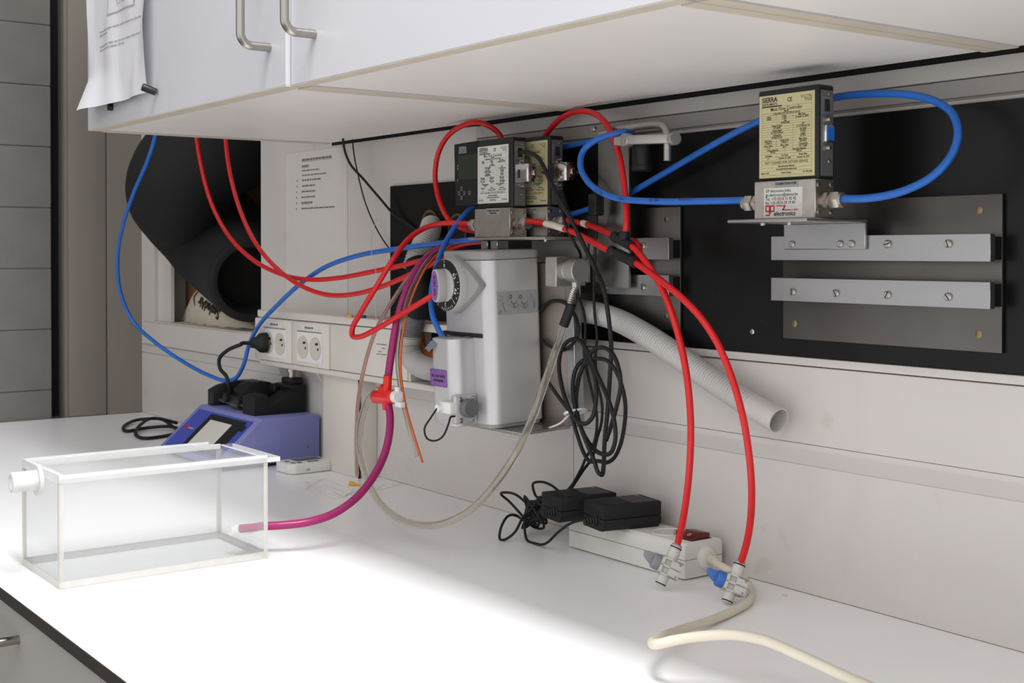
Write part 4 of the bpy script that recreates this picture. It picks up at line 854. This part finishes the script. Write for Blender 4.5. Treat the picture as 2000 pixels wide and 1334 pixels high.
obj('switch_print', bm, 'print_white', rk, False)
oc = obj('outlet', lathe(nb(), (X1-.06, (Y0+Y1)/2, ZH-.0002), (0, 0, 1), ((0, .021), (.0012, .021), (.0012, .0195), (.0004, .019)), 32), 'strip_white', ps_)
obj('earth_clip', cyl(nb(), (X1-.045, Y0+.028, ZH), (X1-.045, Y0+.028, ZH+.006), .0024), 'steel', ps_)
ly = (Y0+Y1)/2+.004
obj('cable_boss', lathe(nb(), (X1-.001, ly, .0225), (1, 0, 0), ((0, .0150), (.003, .0145), (.006, .0115), (.0075, .0080)), 32), 'strip_white', ps_)
obj('cable_grommet', lathe(nb(), (X1+.006, ly, .0225), (1, -.15, -.12), ((0, .0060), (.009, .0058), (.0095, .0048), (.016, .0046))), 'cable_beige', ps_)
cab = [V((X1+.012, ly-.001, .0215)), V((X1+.028, ly-.004, .019)), Z(1432, 1118, .014), Z(1455, 1133, .010), Z(1466, 1152, .006), Z(1460, 1176, .0048), Z(1435, 1192, .0048), Z(1390, 1211, .006), Z(1335, 1228, .012), Z(1295, 1243, .020), Z(1274, 1255, .028), Z(1285, 1258, .036), Z(1320, 1250, .042), Z(1375, 1242, .047), Z(1430, 1240, .050), Z(1490, 1250, .050), Z(1560, 1279, .046), Z(1640, 1316, .038), Z(1730, 1355, .025), Z(1850, 1410, .0055)]
tag(obj('power_cable', tube(nb(), cab, .0046, 8, 14), 'cable_beige'), 'beige mains cable looping over the bench from the power strip', 'cable')
def adapter(c, ang, zb, label):
    t = thing('power_adapter', label, 'power adapter', (c[0], c[1], zb)); t.rotation_euler = (0, 0, ang)
    L, W, H = .0415, .0255, .0325
    def o(n, bm, m): return obj(n, bm, m, t, True, True)
    # long axis = local y
    bm = nb(); prism(bm, [(-W+.006, -L, 0), (W-.006, -L, 0), (W, -L, .006), (W, -L, H*.45), (-W, -L, H*.45), (-W, -L, .006)], (0, 2*L, 0), .001); o('lower_case', bm, 'black_matte')
    o('upper_case', rbox(nb(), (-W, -L, H*.46), (W, L, H), .0016), 'black_matte')
    for k in range(7):
        y = -L+.011+k*.0038; o('cooling_rib', rbox(nb(), (-W+.004, y, H-.0003), (W-.004, y+.0018, H+.0007), .0003, 1), 'black_plastic')
    lp = o('rating_label', rbox(nb(), (-W+.004, L-.040, H-.0002), (W-.004, L-.006, H+.0002)), 'black_plastic')
    bm = nb(); rr = random.Random(2)
    for k in range(7):
        y = L-.038+k*.0043; x = -W+.007
        while x < W-.01: e = x+rr.uniform(.003, .008); quad(bm, ((x, y, H+.0004), (e, y, H+.0004), (e, y+.0011, H+.0004), (x, y+.0011, H+.0004))); x = e+.0015
    obj('label_print', bm, 'print_grey', lp, False, True)
    bm = nb(); quad(bm, ((-W+.006, L-.014, H+.0004), (-W+.014, L-.014, H+.0004), (-W+.014, L-.009, H+.0004), (-W+.006, L-.009, H+.0004))); obj('label_mark', bm, 'orange_tube', lp, False, True)
    o('strain_relief', tube(nb(), [(.008, -L+.001, H*.36), (.008, -L-.008, H*.36), (.008, -L-.017, H*.34)], lambda u: .0062-.0025*u, 8, 14, True, (.0034, .12)), 'black_rubber')
    return t
adapter((-1.2285, -.0640), -math.atan2(.016, .0822), ZH+.0004, 'black power adapter lying squarely on the power strip')
adapter((-1.3020, -.0740), -math.atan2(.013, .083), ZH+.0006, 'black power adapter on the end of the strip beside the cord tangle')
random.seed(21)
tg = [Y(1158, 1012, -.112), Y(1120, 1020, -.115), Y(1092, 1038, -.110), Y(1065, 1062, -.105), Y(1045, 1070, -.1), Y(1028, 1052, -.095), Y(1025, 1018, -.09), Y(1036, 985, -.08), Y(1052, 1000, -.07), Y(1062, 1030, -.06), Y(1040, 1028, -.06), Y(1018, 1005, -.065), Y(995, 980, -.075), Y(979, 966, -.085), Y(983, 962, -.09), Y(1005, 965, -.085), Y(1030, 985, -.075), Y(1048, 1012, -.07), Y(1035, 1024, -.065), Y(1010, 1008, -.07), Y(990, 1010, -.1), Y(978, 1032, -.115), Y(976, 1054, -.12), Y(985, 1060, -.12), Y(1005, 1040, -.11), Y(1025, 1005, -.09), Y(1050, 985, -.075), Y(1060, 975, -.065), Y(1046, 968, -.055), Y(1041, 945, -.05), Y(1056, 941, -.047), Y(1075, 947, -.046), Y(1090, 958, -.047), Y(1110, 975, -.045), Y(1118, 1000, -.03)]
for p in tg: p.z = max(p.z, .0022); p.y = min(p.y, -.004)
tag(obj('adapter_cord', tube(nb(), tg, .0018, 7, 9), 'black_rubber'), 'thin black adapter cord with loose loops on the bench', 'cable')
tg2 = []
for k in range(46):
    a = k*1.9 + random.uniform(-.3, .3); r = random.uniform(.4, 1)
    px = 1045+26*math.cos(a)*r; py = 1002+34*math.sin(a*1.13+.6)*r
    q = Y(px, py, -.062+.022*math.sin(k*.77)); q.z = max(q.z, .0022); tg2.append(q)
tag(obj('adapter_cord', tube(nb(), tg2, .0017, 7, 8), 'black_rubber'), 'knotted bundle of thin black cord left of the adapters', 'cable')
# ================================================================== plug and pump
pq = V((-2.2435, DF-.0060, .2155))
pg = thing('mains_plug', 'black mains plug in the trunking socket with its cord', 'plug', pq)
obj('plug_body', lathe(nb(), pq, (-.35, -1, 0), ((0, .0188), (.006, .0192), (.014, .0178), (.020, .0120), (.024, .0098), (.030, .0088))), 'black_rubber', pg)
e_ = V((-.35, -1, 0)).normalized()
pend = pq+e_*.028
obj('plug_cord', tube(nb(), [pend, pq+e_*.045, Y(470, 673, -.115), Y(445, 684, -.125), Y(428, 702, -.13), Y(430, 720, -.13), Y(442, 735, -.128), Y(447, 752, -.125), Y(445, 775, -.03), Y(400, 800, -.012), Y(375, 830, -.02), Z(350, 838, .006), Z(310, 818, .012), Z(270, 820, .008), Z(243, 832, .0042), Z(250, 842, .0042), Z(285, 836, .006), Z(330, 833, .010), Z(352, 842, .008), Z(330, 850, .0042), Z(285, 856, .0042), Z(266, 850, .0042), Z(272, 832, .012), Z(300, 817, .016), Z(345, 826, .012)], .0036, 8, 12), 'black_rubber', pg)
PX0, PX1, PB, PF, PT, PH = -2.4180, -2.1380, -.006, -.2020, -.1200, .0870
pm = thing('syringe_pump', 'violet-blue syringe pump with tilted screen and black carriage', 'syringe pump', (-2.28, -.1, 0))
obj('housing', prism(nb(), [(PX0, PB, .006), (PX0, PF, .006), (PX0, PF, .014), (PX0, PT, PH), (PX0, PB, PH)], (PX1-PX0, 0, 0), .002), 'pump_blue', pm)
for x in (PX0+.03, PX1-.03):
    for y in (PF+.025, -.09, PB-.025): obj('rubber_foot', lathe(nb(), (x, y, 0), (0, 0, 1), ((0, .010), (.0065, .009)), 18), 'black_rubber', pm)
dirn = V((0, PF-PT, .014-PH)).normalized(); nrm = V((0, -dirn.z*-1, 0)); nrm = V((1, 0, 0)).cross(dirn); nrm = nrm if nrm.y < 0 else -nrm
Lp = V((0, PF-PT, .014-PH)).length
def slant(u, v, h): return V((PX0+(PX1-PX0)*u, PT, PH)) + dirn*(Lp*v) + nrm*h
def spanel(nm, u0, u1, v0, v1, h, m, par, th=.001): return obj(nm, prism(nb(), [slant(u0, v0, h), slant(u1, v0, h), slant(u1, v1, h), slant(u0, v1, h)], nrm*th), m, par)
pf = spanel('front_overlay', .06, .93, .10, .95, .0002, 'pump_deep', pm)
bz = spanel('screen_bezel', .30, .86, .14, .90, .0012, 'black_plastic', pm, .0006)
spanel('screen', .37, .71, .26, .84, .0019, 'screen', pm, .0004)
spanel('power_key', .875, .905, .22, .34, .0012, 'black_plastic', pm, .0015)
spanel('brand_mark', .11, .15, .47, .56, .0013, 'print_red', pm, .0003); spanel('brand_mark', .16, .25, .50, .53, .0013, 'label_grey', pm, .0003)
for y, z in ((PF+.035, .022), (PB-.022, .030)): screw('case_screw', (PX1, y, z), (1, 0, 0), .004, 'steel', pm, .001)
screw('case_screw', (PX1, PT-.045, .036), (1, 0, 0), .0035, 'steel', pm, .001)
# carriage on top
f_ = lambda px, py, z: Z(px, py, z)
xr_ = Z(522, 811, PH).x; xl_ = Z(500, 806, PH).x
xr_ = min(xr_, PX1-.002); xl_ = xr_-.052
ys = [PT+.006, PT+.040, PT+.052, PT+.064, PB-.020, PB-.004]
bm = nb(); prism(bm, [(xl_, PT+.006, PH), (xl_, PB-.004, PH), (xl_, PB-.004, PH+.052), (xl_, PB-.030, PH+.052), (xl_, PB-.032, PH+.040), (xl_, PT+.066, PH+.030), (xl_, PT+.050, PH+.020), (xl_, PT+.030, PH+.038), (xl_, PT+.006, PH+.034)], (xr_-xl_, 0, 0), .0012)
obj('syringe_holder', bm, 'black_matte', pm)
bm = nb(); rbox(bm, (xl_+.006, PB-.032, PH+.052), (xr_-.006, PB-.006, PH+.064), .002); rbox(bm, (xl_-.004, PB-.040, PH+.046), (xr_+.012, PB-.028, PH+.053), .001)
obj('syringe_clamp', bm, 'black_plastic', pm)
obj('clamp_post', lathe(nb(), ((xl_+xr_)/2, PB-.02, PH+.062), (0, 0, 1), ((0, .0065), (.012, .0065), (.012, .0092), (.028, .0092), (.029, .0085))), 'steel', pm)
obj('holder_knob', lathe(nb(), (xl_, PT+.022, PH+.014), (-1, 0, 0), ((0, .009), (.008, .009), (.009, .007))), 'black_plastic', pm)
xe0 = PX0+.012; xe1 = xe0+.026
bm = nb(); prism(bm, [(xe0, PT+.010, PH), (xe0, PB-.006, PH), (xe0, PB-.006, PH+.045), (xe0, PT+.060, PH+.046), (xe0, PT+.026, PH+.038), (xe0, PT+.010, PH+.030)], (xe1-xe0, 0, 0), .002); obj('end_block', bm, 'black_plastic', pm)
xc0 = PX0+.105; xc1 = xc0+.045
bm = nb(); prism(bm, [(xc0, PT+.012, PH+.012), (xc0, PB-.006, PH+.012), (xc0, PB-.006, PH+.042)] + [(xc0, PT+.060+.044*math.cos(a), PH+.020+.034*math.sin(a)) for a in (.6, .9, 1.2, 1.57, 1.9, 2.2, 2.5, 2.8)] + [(xc0, PT+.012, PH+.026)], (xc1-xc0, 0, 0), .0015); obj('pusher_block', bm, 'black_plastic', pm)
obj('pusher_knob', lathe(nb(), (xc0-.004, PT+.016, PH+.022), (0, -1, 0), ((0, .010), (.010, .0095), (.011, .008)), 20), 'black_rubber', pm)
obj('pusher_handle', lathe(nb(), (xc1, PB-.03, PH+.040), (1, 0, 0), ((0, .009), (.02, .009), (.022, .007))), 'black_rubber', pm)
obj('rod_carrier', lathe(nb(), (xc0+.002, PT+.024, PH+.010), (1, 0, 0), ((0, .009), (.03, .009))), 'brass_screw', pm)
for y in (PT+.024, PT+.075): obj('guide_rod', cyl(nb(), (xe1-.002, y, PH+.011), (xl_+.002, y, PH+.011), .0042), 'steel', pm)
# timer
ta, tb_, tc_ = Z(527, 921, 0), Z(566, 930, 0), Z(636, 916, 0)
tm = thing('bench_timer', 'small white rounded device with grey display beside the pump', 'timer', (-2.06, -.09, 0))
u = (tc_-tb_); Lt = .105; Wt = .064; u = V((-.03, 1, 0)).normalized(); v = V((-u.y, u.x, 0)); o0 = V((tb_.x-.004, tb_.y+.004, 0))
def tpt(a, b, z): return o0+u*a+v*b+V((0, 0, z))
def tpoly(a0, a1, b0, b1, z, c=.006): return [tpt(a0+c, b0, z), tpt(a1-c, b0, z), tpt(a1, b0+c, z), tpt(a1, b1-c, z), tpt(a1-c, b1, z), tpt(a0+c, b1, z), tpt(a0, b1-c, z), tpt(a0, b0+c, z)]
obj('case', prism(nb(), tpoly(0, .088, 0, Wt, 0.0005, .01), (0, 0, .0175), .0025), 'white_plastic', tm)
obj('display', prism(nb(), tpoly(.028, .078, .028, .056, .0180, .002), (0, 0, .0005)), 'port_grey', tm)
for a, b in ((.014, .018), (.024, .014), (.012, .036)): obj('key', prism(nb(), tpoly(a-.004, a+.004, b-.005, b+.005, .0180, .002), (0, 0, .0008)), 'dark_knob', tm)
obj('bar_key', prism(nb(), tpoly(.04, .062, .010, .018, .0180, .002), (0, 0, .0008)), 'dark_knob', tm)
bm = nb()
for k in range(4): quad(bm, (tpt(.030+k*.002, -.0004, .005), tpt(.031+k*.002, -.0004, .005), tpt(.031+k*.002, -.0004, .0085), tpt(.030+k*.002, -.0004, .0085)))
obj('case_mark', bm, 'print_grey', tm, False)
# wires, tip
a = Z(683, 944, .0035)
yt = tag(obj('pipette_tip', lathe(nb(), a, V((.9, .6, -.12)), ((0, .0040), (.006, .0040), (.014, .0018), (.020, .0012))), 'yellow_tip'), 'small yellow needle hub lying on the bench by the riser', 'needle hub')
wp = [Z(548, 905, .02), Z(530, 895, .03), Z(518, 905, .015), Z(540, 925, .001)]
random.seed(9); wpt = []
for k in range(26):
    px = 640+70*math.cos(k*.62)*(.5+.5*random.random()); py = 955+22*math.sin(k*.62*1.2)*(.5+.5*random.random()); wpt.append(Z(px, py, .0009+.0004*(k % 3)))
tag(obj('thin_wire', tube(nb(), wpt, .00045, 6, 6), 'wire_white'), 'very thin clear wire curled on the bench below the riser', 'wire')
wq = [Z(725, 950, .001), Z(760, 920, .03), Y(770, 890, -.03), Y(785, 890, -.03), Y(795, 910, -.02), Z(800, 935, .004), Z(760, 952, .001), Z(735, 958, .001), Z(750, 946, .001)]
tag(obj('thin_wire', tube(nb(), wq, .0004, 8, 6), 'wire_white'), 'thin clear wire standing in an arc against the wall', 'wire')
tag(obj('thin_wire', tube(nb(), [Y(620, 700, -.0605), Y(618, 725, -.0605), Y(628, 745, -.058), Y(636, 757, -.042)], .0005, 8, 6), 'wire_white'), 'short white wire hanging below the sockets', 'wire')
tag(obj('thin_wire', tube(nb(), [Y(735, 425, -.05), Y(725, 480, -.1), Y(735, 540, -.13), Y(733, 600, -.1), Y(740, 660, -.07), Y(745, 700, -.0595)], .0004, 8, 6), 'wire_white'), 'fine wire hanging in front of the notice', 'wire')
q = Z(1533, 1162, .001); tag(bx('paper_crumb', (q.x-.003, q.y-.0012, 0), (q.x+.003, q.y+.0012, .0016), 'cable_beige', None, .0004, 1), 'tiny beige crumb on the bench near the wall', 'crumb')
# ================================================================== acrylic induction box
ab = thing('acrylic_box', 'clear acrylic induction box with sliding lid on the bench', 'box', (-1.575, -.546, 0))
AX0, AX1, AY0, AY1 = -1.6480, -1.5020, -.6755, -.4165
TH = .0055; AZ = .1205
bx('floor_panel', (AX0, AY0, 0.0003), (AX1, AY1, .0080), 'acrylic', ab, .0003, 1)
bx('long_panel', (AX1-TH, AY0, .0082), (AX1, AY1, AZ), 'acrylic', ab, .0003, 1)
bx('long_panel', (AX0, AY0, .0082), (AX0+TH, AY1, AZ), 'acrylic', ab, .0003, 1)
bx('end_panel', (AX0+TH+.0002, AY0, .0082), (AX1-TH-.0002, AY0+TH, AZ), 'acrylic', ab, .0003, 1)
bx('end_panel', (AX0+TH+.0002, AY1-TH, .0082), (AX1-TH-.0002, AY1, AZ), 'acrylic', ab, .0003, 1)
# glued seams read whitish
for x in (AX0, AX1-TH):
    for y in (AY0, AY1): bx('glued_seam', (x+.0001, y-.0005, .0082), (x+TH+.0004, y+.0005, AZ), 'acrylic_seam', ab)
for x, y in ((AX1, AY0), (AX1, AY1-TH), (AX0, AY0), (AX0, AY1-TH)): bx('glued_seam', (x-.0005, y+.0006, .0082), (x+.0005, y+TH-.0006, AZ), 'acrylic_seam', ab)
for x in (AX0, AX1): bx('glued_seam', (x-.0004, AY0, .0005), (x+.0004, AY1, .0090), 'acrylic_seam', ab)
for y in (AY0, AY1): bx('glued_seam', (AX0, y-.0004, .0005), (AX1, y+.0004, .0090), 'acrylic_seam', ab)
LZ = AZ+.0004; LY1 = AY1+.0175
for x, y1 in ((AX0, AY1-.016), (AX1-TH, AY1-.002)):
    r_ = bx('lid_rail', (x-.0005, AY0, LZ+.0066), (x+TH+.004, y1, LZ+.0106), 'acrylic', ab, .0003, 1)
    bx('rail_edge', (x-.0008 if x == AX0 else x+TH+.0038, AY0, LZ+.0068), (x+.0002 if x == AX0 else x+TH+.0046, y1, LZ+.0104), 'acrylic_frost', ab)
for x in (AX0, AX1-TH):
    bx('rail_spacer', (x, AY0, LZ), (x+TH*.5 if x == AX0 else x+TH, AY1, LZ+.0064), 'acrylic_frost', ab)
lid = bx('sliding_lid', (AX0+.0032, AY0+TH, LZ), (AX1-.0002, LY1, LZ+.0060), 'acrylic', ab, .0003, 1)
bx('lid_edge', (AX0+.0034, LY1-.0002, LZ+.0002), (AX1-.0004, LY1+.0006, LZ+.0058), 'acrylic_frost', lid)
bx('lid_edge', (AX1-.0008, AY1, LZ+.0002), (AX1+.0004, LY1, LZ+.0058), 'acrylic_frost', lid)
bx('lid_edge', (AX0+.012, AY1-.0040, LZ+.0060), (AX1-.008, AY1-.0005, LZ+.0066), 'acrylic_frost', lid)
bx('end_bar', (AX0+.0002, AY0-.0002, LZ), (AX1-.0002, AY0+TH-.0004, LZ+.0105), 'acrylic_frost', ab, .0003, 1)
pz = Y(70, 943, AY0-.01).z; pxx = Y(78, 944, AY0).x
obj('port_flange', lathe(nb(), (pxx, AY0-.0004, pz), (0, -1, 0), ((0, .0185), (.004, .0185), (.0045, .0180)), 32), 'acrylic_frost', ab)
obj('port_tube', lathe(nb(), (pxx, AY0-.0045, pz), (0, -1, 0), ((0, .0120), (.0285, .0120), (.0290, .0112), (.0290, .0085), (.004, .0085)), 32), 'acrylic_frost', ab)
q = Y(500, 1030, AY1)
obj('port_nipple', lathe(nb(), (q.x, AY1-TH, q.z), (0, -1, 0), ((0, .0075), (.012, .0075), (.022, .0066), (.030, .0060)), 24), 'acrylic_frost', ab)
# ================================================================== niche contents
fr = thing('foam_roll', 'big black bent foam roll jammed in the wall niche', 'foam roll', (-2.65, .12, .45))
fp = [Y(492, 548, .02), Y(455, 503, .085), Y(408, 445, .075), Y(368, 400, .02), Y(352, 365, -.03), Y(372, 325, -.02), Y(425, 290, .03), Y(500, 255, .12), Y(560, 230, .2)]
fp = [p for p in fp]
P = smooth_path(fp, 8)
obj('roll_body', tube(nb(), fp, lambda t: .088+.032*min(1, t*5)-.008*t, 8, 40, caps=False), 'foam_black', fr)
d0 = (P[0]-P[2]).normalized()
obj('roll_rim', lathe(nb(), P[0]-d0*.002, d0, ((0, .088), (.006, .087), (.009, .081), (.007, .071), (-.02, .064), (-.07, .06)), 40, False), 'foam_black', fr)
obj('roll_core', lathe(nb(), P[0]-d0*.06, d0, ((0, .063), (.001, .063)), 30), 'dark_gap', fr)
# sack
bm = nb(); NS, NT = 28, 14
c = V((-2.72, .095, .2226)); G = []
hb = lambda s: .105*(1-(abs(2*s-.9)/1.15)**2.4 if abs(2*s-.9) < 1.15 else 0)
for i in range(NS+1):
    s = i/NS; row = []
    hh = max(.012, (.100*max(0, 1-(max(s, .34)-.34)/.66)**1.15 if s > .34 else .100* max(0, 1-(max(0, .34-s)/.345)**3)))
    for j in range(NT+1):
        t = j/NT; a = math.pi*t
        y = -.068*math.cos(a)**1 if False else -.066*math.copysign(abs(math.cos(a))**.75, math.cos(a))
        z = hh*math.sin(a)**.8 + .002*math.sin(i*1.7+j*2.3)
        row.append(bm.verts.new((-2.945+s*.46, c.y+y*(.6+.4*math.sin(math.pi*min(max(s, .05), .95))), c.z+max(0, z))))
    G.append(row)
for i in range(NS):
    for j in range(NT): bm.faces.new((G[i][j], G[i+1][j], G[i+1][j+1], G[i][j+1]))
bm.faces.new(G[0]); bm.faces.new(G[-1][::-1]); bm.faces.new([r[0] for r in G]+[r[-1] for r in G][::-1])
sgrid = [[v.co.copy() for v in r] for r in G]
sk_ = tag(obj('canvas_sack', bm, 'canvas'), 'off-white fabric sack with upside-down black print under the roll', 'sack')
bm = nb(); text_into(bm, 'SealedAir', .034, M.Identity(4), 'CENTER', .0012, 0, .95)
tri = [(.086, -.020), (.116, .004), (.084, .024), (.089, .016), (.106, .003), (.090, -.012)]
bm.faces.new([bm.verts.new((x, y, 0)) for x, y in tri])
bmesh.ops.subdivide_edges(bm, edges=[e for e in bm.edges if e.calc_length() > .008], cuts=2)
cx0 = Y(404, 606, .03).x
for v in bm.verts:
    x, zz = cx0 - v.co.x, -v.co.y     # rotated by 180 degrees
    s = (x+2.945)/.46*NS; i = max(0, min(NS-1, int(s))); fr_ = s-i
    h = .040 + zz*.9 + (x-cx0)*-.22
    best = None
    for j in range(NT//2):
        z0 = sgrid[i][j].z*(1-fr_)+sgrid[i+1][j].z*fr_-c.z; z1 = sgrid[i][j+1].z*(1-fr_)+sgrid[i+1][j+1].z*fr_-c.z
        if z0 <= h <= z1 and z1 > z0:
            k = (h-z0)/(z1-z0); y0 = sgrid[i][j].y*(1-fr_)+sgrid[i+1][j].y*fr_; y1 = sgrid[i][j+1].y*(1-fr_)+sgrid[i+1][j+1].y*fr_; best = y0*(1-k)+y1*k; break
    v.co = (x, (best if best is not None else c.y-.05)-.0016, c.z+h)
obj('sack_print', bm, 'print_black', sk_, False)['kind'] = 'stuff'
